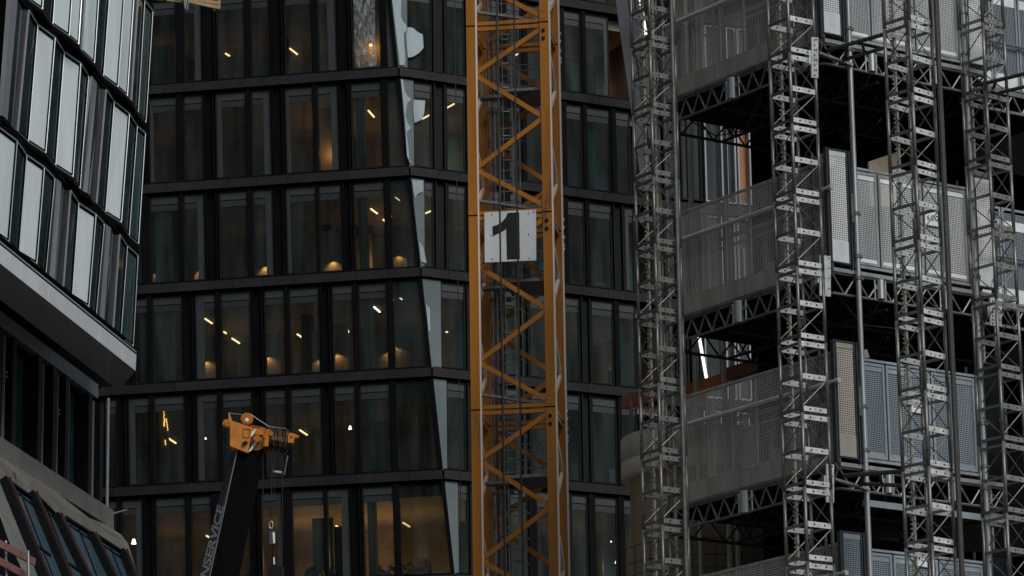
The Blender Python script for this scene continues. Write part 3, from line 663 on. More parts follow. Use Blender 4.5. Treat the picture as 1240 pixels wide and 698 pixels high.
st2t = [(14, -10), (21.5, 0), (29, 11), (34, 13), (44.5, 30), (65.5, 46), (76.5, 63), (96.5, 77), (106, 92), (112, 92.5), (117.5, 100), (123, 107), (127.5, 109), (137, 123), (155.5, 138), (165, 153), (175, 162)]
st2b = [(3, 140), (9, 147), (15, 155), (20.5, 159), (33, 172), (54, 186), (66, 201), (87, 215), (95.5, 229), (100.5, 231.5), (106, 234), (111.5, 245), (116, 246), (126.5, 258), (145.5, 270), (155, 286), (166.5, 296)]
ty2 = ['F', 'd', 'P', 'D', 'B', 'D', 'B', 'D', 'P', 'F', 'd', 'P', 'D', 'B', 'D', 'T']
st3t = [(-14, 146), (19.5, 171), (31, 188), (52.5, 203), (65, 216), (69, 216.5), (74.5, 221), (80, 230), (84.5, 231), (94, 246), (115, 260), (125, 271), (129, 271.5), (134.5, 276), (140, 284), (144, 285), (153, 298), (166, 310)]
st3b = [(-23, 271), (9.5, 293.5), (21.5, 307), (43, 320), (54, 333), (59.5, 338), (66, 341), (70, 347), (75.5, 349), (86, 359), (106, 372), (115, 383), (120.5, 387), (126, 391), (130, 395), (136, 399), (145, 408), (160, 420)]
ty3 = ['B', 'D', 'B', 'D', 'P', 'F', 'd', 'P', 'D', 'B', 'D', 'P', 'F', 'd', 'P', 'D', 'T']
st1b = [(28, -4), (50, 12), (62.5, 30), (82.5, 44), (94, 54.5), (98, 62), (113, 77), (124, 93), (141.5, 106), (153, 117), (158, 122), (166, 137), (175.5, 149)]
st1t = [(38, -144), (59.5, -126), (72.5, -107), (92, -92), (103, -81), (107, -73), (122, -58), (134, -43), (151, -29), (162, -18), (167, -13), (174, 1), (184, 14)]
ty1 = ['B', 'D', 'B', 'B', 'P', 'B', 'D', 'B', 'B', 'P', 'D', 'T']
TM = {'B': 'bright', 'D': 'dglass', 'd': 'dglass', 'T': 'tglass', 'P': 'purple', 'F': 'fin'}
NM = {'B': 'white_panel', 'D': 'glass_pane', 'd': 'glass_pane', 'T': 'glass_pane', 'P': 'reveal_panel', 'F': 'metal_fin'}
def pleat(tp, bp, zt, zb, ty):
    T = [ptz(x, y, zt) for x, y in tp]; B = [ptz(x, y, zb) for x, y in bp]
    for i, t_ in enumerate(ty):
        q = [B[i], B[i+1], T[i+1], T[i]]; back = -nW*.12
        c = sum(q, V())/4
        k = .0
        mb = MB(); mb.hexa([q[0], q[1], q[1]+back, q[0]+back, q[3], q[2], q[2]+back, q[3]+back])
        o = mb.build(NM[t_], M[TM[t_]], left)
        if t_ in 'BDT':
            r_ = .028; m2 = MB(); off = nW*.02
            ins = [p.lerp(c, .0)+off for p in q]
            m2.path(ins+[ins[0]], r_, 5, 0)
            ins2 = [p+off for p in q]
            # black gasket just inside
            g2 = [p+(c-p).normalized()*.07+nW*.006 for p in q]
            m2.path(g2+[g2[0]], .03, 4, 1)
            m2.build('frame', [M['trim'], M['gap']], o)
    # dark recess lines above and below
    mb = MB()
    for a, b in zip(B, B[1:]): mb.bar(a-V((0, 0, .10))-nW*.05, b-V((0, 0, .10))-nW*.05, .2, .12)
    mb.build('shadow_gap', M['gap'], left); mb = MB()
    for a, b in zip(T, T[1:]): mb.bar(a+V((0, 0, .10))-nW*.05, b+V((0, 0, .10))-nW*.05, .2, .12)
    mb.build('shadow_gap', M['gap'], left)
    return T, B
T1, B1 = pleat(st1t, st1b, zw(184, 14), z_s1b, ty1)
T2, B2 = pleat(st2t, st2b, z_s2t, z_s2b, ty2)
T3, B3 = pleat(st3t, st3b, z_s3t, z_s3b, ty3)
# solid body behind, so nothing shows through
endR = A2+dW*.0
def lw(u, n, z): return V((A.x, A.y, 0))+dW*u+nW*n+V((0, 0, z))
mb = MB()
us_, ue_ = -40, -.25
tn = math.tan(thW)
def bodyn(z): return (z-A2.z)*tn-.65+(A2-A).dot(nW)
za, zb_ = A2.z+.05, z_s1b+8
mb.hexa([lw(us_, bodyn(za), za), lw(ue_-.3, bodyn(za), za), lw(ue_-.3, bodyn(za)-9, za), lw(us_, bodyn(za)-9, za), lw(us_, bodyn(zb_), zb_), lw(ue_-.3, bodyn(zb_), zb_), lw(ue_-.3, bodyn(zb_)-9, zb_), lw(us_, bodyn(zb_)-9, zb_)])
mb.build('building_body', M['gap'], left)
# fascia with panel joints, soffit
F0t = [ptz(x, y, zw(162.5, 426)) for x, y in ((-30, 270.5), (164.8, 428.5))]
top = pt(165, 430, RL0+.0); zft = top.z
xs_j = [-2, 24.5, 58, 89, 119.5, 148.5, 164.3]
mb = MB(); e0 = ptz(-40, 287.5, A.z)
uj = [-40.0]+[(ptz(x, 319+(x/164.)*130, A.z)-A).dot(dW) for x in xs_j]
for a, b in zip(uj, uj[1:]):
    mb.hexa([lw(a+.012, 0, zA), lw(b-.012, 0, zA), lw(b-.012, -.25, zA), lw(a+.012, -.25, zA), lw(a+.012, .02, zft), lw(b-.012, .02, zft), lw(b-.012, -.25, zft), lw(a+.012, -.25, zft)])
mb.build('fascia', M['fascia'], left)
mb = MB(); mb.bar(lw(-40, -.09, zft+.03), lw(0, -.09, zft+.03), .2, .05); mb.build('fascia_cap', M['gap'], left)
mb = MB(); mb.bar(lw(-40, -.04, zft+.09), lw(.05, -.04, zft+.09), .1, .05); mb.build('fascia_trim', M['trim'], left)
inn = ptz(144, 473, A.z); wd = -(inn-A).dot(nW); sk = (inn-A).dot(dW)
mb = MB(); ua = -40.0
joints = [(23, 1), (44, 1), (71.5, 1), (102, 1), (130, 1)]
cuts = [-40.0]+[(ptz(x, 362+(x/144.)*111, A.z)-A).dot(dW) for x in (-20, 6, 39, 71, 101, 131, 144)]
cutsF = [-40.0]+uj[1:-1]+[0.0]
k = min(len(cuts), len(cutsF))
for i in range(k-1):
    a, b = cutsF[i]+.012, cutsF[i+1]-.012
    c, d = cutsF[i]+sk+.012, cutsF[i+1]+sk-.012
    if i == k-2: b = 0; d = sk
    z = zA-.002
    mb.hexa([lw(a, -.0, z), lw(b, -.0, z), lw(d, -wd, z), lw(c, -wd, z), lw(a, 0, z+.08), lw(b, 0, z+.08), lw(d, -wd, z+.08), lw(c, -wd, z+.08)])
mb.build('soffit', M['soffit'], left)
mb = MB(); mb.hexa([lw(-40, -.26, zA+.9), lw(-.05, -.26, zA+.9), lw(sk-.05, -9, zA+.9), lw(-40, -9, zA+.9), lw(-40, -.26, zft+.5), lw(-.05, -.26, zft+.5), lw(sk-.05, -9, zft+.5), lw(-40, -9, zft+.5)])
mb.build('overhang_core', M['gap'], left)
NECK = True
# recessed storey
nr = -wd-1.1
ed = hit(lw(0, nr, 0), nW, 119, 483); uE = (ed-A).dot(dW)
def hw(x, y, n=nr): return hit(lw(0, n, 0), nW, x, y)
zf2b = ed.z; zf2t = hw(119, 466).z
mb = MB(); ux2 = [-40]+[(hw(x, 394+x*.754)-A).dot(dW) for x in (-10, 12, 27, 59, 77, 119)]
for a, b in zip(ux2, ux2[1:]):
    mb.hexa([lw(a+.01, nr, zf2b), lw(b-.01, nr, zf2b), lw(b-.01, nr-.2, zf2b), lw(a+.01, nr-.2, zf2b), lw(a+.01, nr, zf2t), lw(b-.01, nr, zf2t), lw(b-.01, nr-.2, zf2t), lw(a+.01, nr-.2, zf2t)])
mb.build('fascia', M['fascia2'], left)
z_led = hw(127, 618).z
uLe = (hw(127, 618)-A).dot(dW)
mb = MB(); mb.hexa([lw(-40, nr-.7, z_led-3), lw(uLe-.1, nr-.7, z_led-3), lw(uLe-.1, nr-9, z_led-3), lw(-40, nr-9, z_led-3), lw(-40, nr-.7, zA+.85), lw(uLe-.1, nr-.7, zA+.85), lw(uLe-.1, nr-9, zA+.85), lw(-40, nr-9, zA+.85)])
mb.build('recessed_core', M['gap'], left)
mb = MB(); mb.hexa([lw(-40, nr-.05, zf2t+.02), lw(uE+.5, nr-.05, zf2t+.02), lw(uE+.5, -9.1, zf2t+.02), lw(-40, -9.1, zf2t+.02), lw(-40, nr-.05, zA+.93), lw(uE+.5, nr-.05, zA+.93), lw(uE+.5, -9.1, zA+.93), lw(-40, -9.1, zA+.93)]); mb.build('shadow_gap', M['gap'], left)
for (a, b, louv) in [(-22, -4, 0), (8, 15, 1), (22, 46, 0), (55, 64, 0), (72.5, 79, 1), (86, 107, 0), (116, 121, 0)]:
    ya = 470
    u0, u1 = (hw(a, 535+a*.655-30)-A).dot(dW), (hw(b, 535+b*.655-30)-A).dot(dW)
    mb = MB(); mb.hexa([lw(u0, nr-.45, z_led+.12), lw(u1, nr-.45, z_led+.12), lw(u1, nr-.5, z_led+.12), lw(u0, nr-.5, z_led+.12), lw(u0, nr-.45, zf2b-.1), lw(u1, nr-.45, zf2b-.1), lw(u1, nr-.5, zf2b-.1), lw(u0, nr-.5, zf2b-.1)])
    wo = mb.build('window', M['tealwin'], left)
    m2 = MB(); m2.bar(lw(u0-.04, nr-.1, z_led), lw(u0-.04, nr-.1, zf2b-.1), .05, .07, nW); m2.bar(lw(u0, nr-.25, z_led+.08), lw(u1, nr-.25, z_led+.08), .3, .05)
    if louv: m2.bar(lw(u0, nr-.2, z_led+2.0), lw(u1, nr-.2, z_led+2.0), .1, .05); m2.bar(lw(u0, nr-.2, z_led+2.12), lw(u1, nr-.2, z_led+2.12), .1, .05)
    m2.build('frame', M['fin'], wo)
    m3 = MB(); m3.hexa([lw(u1+.02, nr-.5, z_led), lw(u1+.35, nr-.5, z_led), lw(u1+.35, nr-.02, z_led), lw(u1+.02, nr-.02, z_led), lw(u1+.02, nr-.5, zf2b-.02), lw(u1+.35, nr-.5, zf2b-.02), lw(u1+.35, nr-.02, zf2b-.02), lw(u1+.02, nr-.02, zf2b-.02)])
    m3.build('pier', M['black'], left)
mb = MB(); mb.tube(lw(uLe+.05, nr+.05, z_led), lw(uLe+.05, nr+.05, zf2b+.2), .04, 8); mb.build('drain_pipe', M['fin'], left)
# stone ledge blocks
zl2 = hw(130, 636, nr+.25).z; mb = MB()
ub = [-40]+[(hw(x, 545+x*.655)-A).dot(dW) for x in (-12, 2.5, 66, 96, 112)]+[uLe+.12]
for a, b in zip(ub, ub[1:]):
    mb.hexa([lw(a+.006, nr+.25, zl2), lw(b-.006, nr+.25, zl2), lw(b-.006, nr-1, zl2), lw(a+.006, nr-1, zl2), lw(a+.006, nr+.22, z_led), lw(b-.006, nr+.22, z_led), lw(b-.006, nr-1, z_led), lw(a+.006, nr-1, z_led)])
mb.build('stone_ledge', M['stone'], left)
mb = MB(); p = lw(uLe+.1, nr+.2, z_led-.1); q = pt(154, 617.5, math.hypot(p.x, p.y)); mb.tube(p, q, .025, 6); mb.build('bracket_arm', M['fin'], left)
# battered stone base: inclined plane from the ledge outwards
P0 = lw(uLe+.1, nr+.3, zl2-.003)
_e, thS, nS, upS = tilt_plane(P0, dW, nW, 168, 698)
# choose the plane so that the end edge runs to (168,698); edge may lean along d as well
thS = max(.25, abs(thS)) if _e > .3 else thS
upS = V((0, 0, -math.cos(.55)))+nW*math.sin(.55); nS = dW.cross(upS).normalized()
if nS.dot(CO-P0) < 0: nS = -nS
def hs(x, y, k=0.0): return hit(P0, nS, x, y)+nS*k
def spoly(name, pts, k0, k1, material, par=None):
    a = [hs(x, y, k1) for x, y in pts]; mb = MB(); mb.prism(a, nS*(k0-k1)); return mb.build(name, material, par or left)
spoly('stone_slab', [(-30, 531), (0, 553), (66, 594), (107, 627), (130, 636), (147, 648), (155, 658), (172, 715), (-30, 800)], -.8, 0, M['stone'])
# darker triangular stones
tri = [[(-5, 553), (19, 573), (21, 590), (12, 583), (-5, 570)], [(15, 571), (27, 579), (36, 600), (27, 598), (20, 588)], [(40, 581), (64, 600), (68, 618), (33, 590)], [(64, 603), (92, 622), (98, 640), (72, 624)],
       [(92, 621), (118, 632), (124, 655), (104, 648)], [(118, 634), (140, 648), (152, 655), (128, 645)], [(122, 652), (138, 661), (147, 672), (130, 664)]]
for t_ in tri: spoly('stone_facet', t_, -.02, .006, M['stone2'])
# slanted glazing strips with rust beams
gl = [[(9, 586), (34, 604), (77, 698), (90, 730), (66, 730), (51, 698)], [(43, 604), (63, 624), (86, 668), (100, 700), (113, 730), (92, 730), (79, 698)], [(77, 629), (107, 648), (133, 700), (147, 730), (118, 730), (104, 698)], [(115, 651), (146, 671), (157, 700), (167, 730), (150, 730), (136, 698)]]
for i, pgn in enumerate(gl):
    sk_ = spoly('skylight', pgn, -.05, .03, M['bglass'])
    a, b = pgn[0], pgn[1]
    mb = MB(); mb.bar(hs(a[0], a[1], .05), hs(b[0], b[1], .05), .1, .14, nS)
    x0, y0 = (a[0]+b[0])/2, (a[1]+b[1])/2; mb.bar(hs(x0+2, y0+4, .045), hs(x0+44, y0+112, .045), .035, .03, nS)
    mb.bar(hs(a[0]+5, a[1]+8, .045), hs(b[0]+4, b[1]+9, .045), .035, .03, nS)
    if i < 2: mb.bar(hs(a[0]+33-i*1, a[1]+75, .045), hs(a[0]+50, a[1]+88, .045), .09, .05, nS)
    mb.build('frame', M['black'], sk_)
for (x0, y0, x1, y1) in [(3, 583, 62, 730), (36, 600, 90, 730), (66, 626, 115, 730), (108, 649, 147, 730), (146, 670, 168, 730)]:
    mb = MB(); mb.bar(hs(x0-2.2, y0+1, .1), hs(x1-2.2, y1, .1), .17, .25, nS); mb.build('beam', M['black'], left)
    mb = MB(); mb.bar(hs(x0+1.2, y0, .12), hs(x1+1.2, y1, .12), .03, .2, nS); mb.build('beam_edge', M['beamedge'], left)
spoly('dark_opening', [(-30, 560), (0, 628), (10, 656), (30, 700), (40, 730), (-30, 730)], -.05, .02, M['gap'])
# lower left barrier boards in front
bar_ = thing('barrier', 'faded red and white scaffold boards at the lower left edge', 'barrier', lw(uE-6, 3, z_led-4))
rb = math.hypot(P0.x, P0.y)-22
for (x0, y0, x1, y1) in [(-15, 651, 42, 681), (-15, 672, 36, 700), (-15, 692, 30, 720)]:
    mb = MB(); mb.bar(pt(x0, y0, rb-1.5), pt(x1, y1, rb), .05, .17); mb.build('board', M['pink'], bar_)
for x in (7, 34):
    mb = MB(); mb.tube(pt(x, 655+(x-7)*.45, rb-.6), pt(x+1.5, 740, rb-.6), .03); mb.build('post', M['galv'], bar_)

# ================================================================== TOWER CRANE
al = math.radians(8); cx = V((math.cos(al), -math.sin(al), 0)); cy = V((math.sin(al), math.cos(al), 0))
CW = 2.0
Rc = 4600*CW*math.cos(al)/99.5/1.0/ (CF.dot(ray(565, 150).normalized()))  # first guess
Rc = 88.5
p0 = pt(564.5, 32.3, Rc); p1 = pt(570, 497, Rc); SH = (p0.z-p1.z)/2
wd_ = (proj(p0+cx*CW)[0]-proj(p0)[0]); CW = CW*99.5/wd_
crane = thing('tower_crane', 'orange lattice tower crane mast carrying a white number board', 'crane', V((p0.x, p0.y, 0))+cx*CW/2+cy*CW/2)
zj = p0.z
def cl(x, y, z): return V((p0.x, p0.y, 0))+cx*x+cy*y+V((0, 0, z))
PW = .22
for (x, y) in ((0, 0), (CW-PW, 0), (0, CW-PW), (CW-PW, CW-PW)):
    mb = MB(); h0, h1 = 0, zj+SH*1.0
    ox = PW if x > 0 else 0; oy = PW if y > 0 else 0; t = .03
    def leg(x0, x1, y0, y1, a, b): mb.hexa([cl(x0, y0, a), cl(x1, y0, a), cl(x1, y1, a), cl(x0, y1, a), cl(x0, y0, b), cl(x1, y0, b), cl(x1, y1, b), cl(x0, y1, b)])
    k = -6
    zz = zj+SH
    while zz > .1:
        a = max(0, zz-SH+.02); 
        # box profile
        leg(x, x+PW, y, y+PW, a, zz-.02); zz -= SH
    mb.build('corner_post', M['orange'], crane)
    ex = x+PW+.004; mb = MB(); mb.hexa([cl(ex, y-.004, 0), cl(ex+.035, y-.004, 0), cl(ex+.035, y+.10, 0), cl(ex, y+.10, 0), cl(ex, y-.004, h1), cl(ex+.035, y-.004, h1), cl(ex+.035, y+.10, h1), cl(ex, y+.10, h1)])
    mb.build('pale_edge', M['edge'], crane)  # thin strip carrying the bright line of glancing light
fr = {'F': (lambda s, z: cl(s, .10, z)), 'B': (lambda s, z: cl(s, CW-.10, z)), 'L': (lambda s, z: cl(.10, s, z)), 'R': (lambda s, z: cl(CW-.10, s, z))}
def diag(mb, f, s0, z0, s1, z1, w_=.115):
    mb.bar(fr[f](s0, z0), fr[f](s1, z1), .07, w_, (cy if f in 'FB' else cx).cross(fr[f](s1, z1)-fr[f](s0, z0)))
for k in range(-1, 3):
    z = zj-k*SH
    for f in 'FBLR':
        sgn = -1 if f in 'B' else 1
        a, b = (CW-PW, PW) if sgn > 0 else (PW, CW-PW)
        if f in 'LR': a, b = PW, CW-PW
        mb = MB()
        seq = [(a, z-.16, b, z-SH*.25+.02), (b, z-SH*.25-.05, a, z-SH*.5+.04), (a, z-SH*.5-.04, b, z-SH*.75+.02), (b, z-SH*.75-.05, a, z-SH+.20)]
        for s in seq: diag(mb, f, *s)
        mb.build('diagonal_brace', M['edge'] if f in 'LR' else M['orange'], crane)  # side braces take the painted highlight tone
        mb = MB(); zz = z
        mb.bar(fr[f](PW, zz+.07), fr[f](CW-PW, zz+.07), .08, .09); mb.bar(fr[f](PW, zz-.07), fr[f](CW-PW, zz-.07), .08, .09)
        mb.build('cross_beam', M['orange'], crane)
    # fishplates and bolts
    mb = MB()
    for bz in (-.22, -.42): MB().tube(cl(CW-PW/2-.02, -.03, z+bz), cl(CW-PW/2-.02, .02, z+bz), .045, 12).build('bolt', M['hole'], crane)
    for bz in (.12, .32): MB().tube(cl(CW-PW/2-.02, -.012, z+bz), cl(CW-PW/2-.02, .02, z+bz), .05, 12).build('bolt', M['orange'], crane)
    for bz in (-.45, -.35, -.15, .1, .3): MB().box(tuple(cl(CW, CW-.1, z+bz)), tuple(cl(CW+.05, CW-.04, z+bz+.06))).build('bolt', M['edge'], crane)
    # inner platform with railings
    zp = z-1.62
    mb = MB(); mb.hexa([cl(.8, .35, zp), cl(CW-.24, .35, zp), cl(CW-.24, CW-.3, zp), cl(.8, CW-.3, zp), cl(.8, .35, zp+.07), cl(CW-.24, .35, zp+.07), cl(CW-.24, CW-.3, zp+.07), cl(.8, CW-.3, zp+.07)])
    mb.bar(cl(.25, .5, zp-.1), cl(.8, .5, zp-.1), .3, .06); mb.bar(cl(.25, 1.6, zp-.1), cl(.8, 1.6, zp-.1), .3, .06)
    pl = mb.build('platform', M['truss'], crane)
    mb = MB()
    for hh in (.28, .5, .72, .95, 1.1):
        mb.bar(cl(.85, CW-.34, zp+hh), cl(CW-.24, CW-.34, zp+hh), .02, .025); mb.bar(cl(CW-.28, .4, zp+hh), cl(CW-.28, CW-.34, zp+hh), .02, .025); 
    for s in range(5): mb.bar(cl(.85+s*.22, CW-.34, zp), cl(.85+s*.22, CW-.34, zp+1.1), .02, .025, cy)
    mb.build('railing', M['truss'], pl)
    mb = MB(); mb.bar(cl(.2, .2, z+.42), cl(CW-.2, .3, z+.12), .12, .06); mb.build('cable_tray', M['mast'], crane)
# ladder with cage
mb = MB()
for x in (.62, .98):
    mb.bar(cl(x, 1.15, zj-3*SH), cl(x, 1.15, zj+SH), .045, .045, cy)
zz = zj-3*SH
lad = mb.build('ladder', M['mast'], crane)
mb = MB()
while zz < zj+SH: MB().bar(cl(.62, 1.15, zz), cl(.98, 1.15, zz), .03, .03).build('rung', M['mast'], lad); zz += .27
mb = MB(); zz = zj-3*SH; hs_ = 0
while zz < zj+SH:
    pts_ = [cl(.8+.40*math.cos(t), 1.15-.62*math.sin(t), zz) for t in [math.pi*i/8 for i in range(9)]]; mb.path(pts_, .016, 5); zz += .62
for t in (.15, .32, .5, .68, .85):
    t *= math.pi; mb.bar(cl(.8+.40*math.cos(t), 1.15-.62*math.sin(t), zj-3*SH), cl(.8+.40*math.cos(t), 1.15-.62*math.sin(t), zj+SH), .022, .012, cy)
mb.build('safety_cage', M['mast'], lad)
mb = MB()
for x, y in ((.34, 1.2), (.42, 1.4), (.48, .9)): mb.tube(cl(x, y, zj-3*SH), cl(x, y, zj+SH), .018, 6)
mb.build('cable_run', M['rustbeam'], crane)
mb = MB(); mb.bar(cl(CW-.5, CW-.6, zj-SH-1.0), cl(CW-.28, CW-.6, zj-SH-1.0), .1, .2); mb.build('control_box', mat('blue_plastic', (.05, .25, .4), .5), crane)
# number board
pn_ = cl(0, -.07, 0); nc = -cy
def hc(x, y, k=0.0): return hit(cl(0, -.10-k, 0), cy, x, y)
sg = thing('number_sign', 'square white board with a black number one on the orange mast', 'sign', hc(618, 288))
c4 = [hc(586.6, 257.5), hc(649, 254), hc(649.3, 315.4), hc(587, 318)]
MB().prism(c4, cy*.04).build('board', M['sign'], sg)
def uvp(x, y):   # zoom coords of the board
    s = (x-153)/362.0; t_ = (y-(217-(x-153)*.052))/352.0
    return (c4[0]*(1-s)+c4[1]*s)*(1-t_)+(c4[3]*(1-s)+c4[2]*s)*t_ - cy*.006
one = [(318, 221), (398, 217), (401, 543), (310, 548), (305, 333), (290, 345), (262, 360), (211, 385), (209, 316), (240, 307), (272, 287), (300, 258)]
mb = MB(); P_ = [uvp(x, y) for x, y in one]; mb.add(P_, [(0, 1, 2, 3, 4, 11), (4, 5, 6, 7, 8, 9, 10, 11)]); mb.build('numeral', M['ink'], sg)
mb = MB()
for x, y in ((205, 232), (462, 226), (205, 545), (465, 538), (200, 380), (462, 372), (500, 215)): mb.disc(uvp(x, y)-cy*.002, -cy, .018)
mb.build('screws', M['hole'], sg)
for (x0, xb, rr_, lab) in ((600.8, 606.8, Rc-1.5, 'thick black rope hanging in front of the white number board'), (621.5, 624, Rc-1.0, 'hair-thin cable hanging just right of the thick rope by the board'), (550, 553.5, Rc-2, 'hair-thin cable hanging in front of the dark windows left of the mast')):
    a = pt(x0, -40, rr_); b = pt(xb, 740, rr_); mb = MB()
    b = V((a.x, a.y, b.z)); mb.tube(a, b, .022 if 'thick' in lab else .009, 6)
    tag(mb.build('hoist_rope', M['rope']), lab, 'rope', 'ropes hanging by the tower crane')

# ================================================================== MOBILE CRANE BOOM
Rm = 74.0
YM = pt(300, 540, Rm).y
def hm(x, y, k=0.0): return hit(V((0, YM-k, 0)), V((0, 1, 0)), x, y)
mob = thing('mobile_crane', 'black telescopic boom with yellow head leaning up at lower left', 'crane', V((hm(230, 740).x-4, YM+.5, 0)))
def ext(p, q, zt):   # extend p->q to height zt
    t_ = (zt-p.z)/(q.z-p.z); return p+(q-p)*t_
a0, a1 = hm(281, 541, -.65), hm(241, 698, -.65); b0, b1 = hm(287.5, 544), hm(254, 698); c0, c1 = hm(321, 546), hm(289.5, 698); d0, d1 = hm(314, 541, -.65), hm(277, 698, -.65)
zt = 1.2
mb = MB(); bot = [ext(a0, a1, zt), ext(b0, b1, zt), ext(c0, c1, zt), ext(d0, d1, zt)]
mb.add(bot+[a0, b0, c0, d0], [(0, 1, 5, 4)], 1); mb.add(bot+[a0, b0, c0, d0], [(1, 2, 6, 5), (2, 3, 7, 6), (3, 0, 4, 7), (4, 5, 6, 7)], 0)  # left face set lighter to carry the sky light falling on it
M['boomk'] = mat('matt_black_boom', (.003, .003, .003), .7, 0, .6, 5, spec=.04, col2=(.009, .008, .008), thr=(.62, .8), streak=True); boom = mb.build('boom', [M['boomk'], M['slate']], mob)
mb = MB(); mb.path([b0, bot[1]], .012, 6); mb.build('boom_edge', M['fascia2'], boom)
MB().box((bot[0].x-1.2, bot[0].y-1.8, 0), (bot[0].x+2.6, bot[0].y+1.2, 1.25)).build('turntable', M['black'], mob)
def onleft(x, y): # point on the boom's left face
    n = (b0-a0).cross(a1-a0).normalized(); return hit(a0, n, x, y)
letters('lettering', 'NSERVICE', onleft(252.5, 702), onleft(272.0, 612.5), onleft(264.0, 611), onleft(242.5, 699), .012, M['letter'], boom, bold=.03, shear=.12)
hd = MB()   # head box
hd.prism([hm(278.5, 508.8, .12), hm(305.5, 518, .12), hm(300.5, 549, .12), hm(278.5, 540, .12)], (0, .75, 0))
head = hd.build('boom_head', M['yellow'], mob)
mb = MB(); mb.prism([hm(276.5, 499.5, .05), hm(278, 500, .05), hm(281, 509, .05), hm(277, 510, .05)], (0, .1, 0)); mb.tube(hm(274.5, 513, .25), hm(274.5, 513, -.2), .085, 14); mb.tube(hm(274.5, 513, .28), hm(274.5, 513, .25), .05, 10)
mb.bar(hm(273, 513), hm(280, 513), .12, .12); mb.build('roller_bracket', M['yellow'], head)
mb = MB(); mb.tube(hm(299, 507.6, .10), hm(299, 507.6, .0), .125, 24); mb.tube(hm(299, 507.6, .13), hm(299, 507.6, .10), .10, 24); mb.build('sheave', M['yellow'], head)
mb = MB(); mb.disc(hm(299, 508.5, .135), (0, -1, 0), .04, 10); mb.build('sheave_hub', M['sign'], head)
mb = MB(); fr_ = [(294.5, 519.5), (302.5, 520.5), (301.5, 530.5), (294, 530)]
mb.path([hm(x, y, .125) for x, y in fr_+fr_[:1]], .006, 4); mb.tube(hm(295.5, 537, .12), hm(295.5, 537, .19), .035, 8); mb.bar(hm(296, 538, .15), hm(299, 535, .15), .03, .06)
mb.build('hatch', M['hole'], head)
# striped side piece and arms
mb = MB(); mb.prism([hm(305, 523, .08), hm(311, 519, .08), hm(306.5, 527, .08), hm(303.5, 530, .08)], (0, .05, 0)); mb.prism([hm(309, 533, .08), hm(312.5, 535, .08), hm(304, 546, .08), hm(300.8, 547.5, .08)], (0, .05, 0)); mb.build('white_stripe', M['sign'], head)
mb = MB(); mb.prism([hm(295, 514.5, .02), hm(318, 517.5, .02), hm(330, 523, .02), hm(330, 528, .02), hm(306, 526, .02), hm(305.5, 518.5, .02)], (0, .6, 0)); mb.prism([hm(302, 548, .0), hm(312, 534, .0), hm(316, 530, .0), hm(322, 533, .0), hm(321, 541, .0), hm(310, 547, .0), hm(308, 550, .0)], (0, .5, 0))
mb.build('side_arm', M['yellow'], head)
mb = MB(); mb.prism([hm(297, 514, .04), hm(316, 516.5, .04), hm(314, 518, .04), hm(299, 515.6, .04)], (0, .1, 0)); mb.prism([hm(306, 530, .04), hm(309, 527, .04), hm(306, 534, .04), hm(303.5, 536, .04)], (0, .05, 0)); mb.build('red_stripe', mat('red_stripe_paint', (.30, .05, .04), .5), head)
mb = MB(); mb.tube(hm(311.5, 531, .2), hm(311.5, 531, .02), .07, 12); mb.tube(hm(328, 525, .2), hm(328, 525, 0), .05, 10)
mb.tube(hm(323, 523, .16), hm(321.5, 541, .16), .06, 10); mb.tube(hm(320, 531, .18), hm(326, 521, .18), .05, 10); mb.build('hydraulic_block', M['yellow'], head)
# drum of rope coils
dr = MB(); ax0, ax1 = hm(322, 531, -.1), hm(349, 536, -.1)
dr.tube(ax0, ax1, .16, 14); drum = dr.build('winch_drum', M['hole'], head)
mb = MB(); rq = random.Random(5); axd = (ax1-ax0)
for i in range(17):
    t_ = (i+.5)/17; c = ax0.lerp(ax1, t_); r_ = .235+rq.uniform(-.03, .02); tilt_ = rq.uniform(-.12, .2)
    e1 = V((tilt_, 0, 1)).normalized(); e2 = V((0, 1, 0))
    pts_ = [c+(e1*math.cos(q)+e2*math.sin(q))*r_ for q in [2*math.pi*j/14 for j in range(15)]]
    mb.path(pts_, .0135, 5)
mb.build('rope_coils', M['ropec'], drum)
mb = MB(); mb.prism([hm(347, 524, .05), hm(356, 525, .05), hm(355.5, 536.5, .05), hm(349, 536, .05)], (0, .25, 0)); mb.prism([hm(356, 525.5, .02), hm(362, 527.5, .02), hm(361.5, 530, .02), hm(356, 531.5, .02)], (0, .12, 0)); mb.tube(hm(360, 528.6, .06), hm(360, 528.6, 0), .03, 8); mb.tube(hm(353.5, 528, .08), hm(353.5, 528, 0), .03, 8, 0)
mb.build('end_lug', M['yellow'], head)
mb = MB(); mb.path([hm(276.8, 500.5, .03), hm(295, 502.5, .05), hm(303, 501.5, .05), hm(312, 508, .1), hm(326, 517, .1), hm(347, 519.5, .1)], .008, 5)
mb.build('guide_wire', M['galv'], mob)
mb = MB()
for x0, y0, y1 in ((318, 548, 640), (328.5, 551, 637), (332, 551, 600), (341.5, 549, 698)):
    mb.path([hm(x0, y0), hm(x0+.6, (y0+y1)/2), hm(x0+.3, y1)], .0085, 5)
mb.path([hm(330, 560, .02), hm(328.5, 590, .02), hm(329.5, 625, .02)], .011, 5)
mb.build('hanging_ropes', M['rope'], mob)
mb = MB(); mb.tube(hm(348.5, 552), hm(344, 575), .016, 6); mb.build('stay_rod', M['mast'], mob)
mb = MB(); mb.prism([hm(331, 569.5), hm(342, 571), hm(341.5, 573), (hm(331, 572))], (0, .1, 0)); mb.build('link_plate', M['toeT'], mob)
hk = thing('hook_block', 'small crane hook block hanging on ropes below the yellow boom head', 'hook', hm(330, 660))
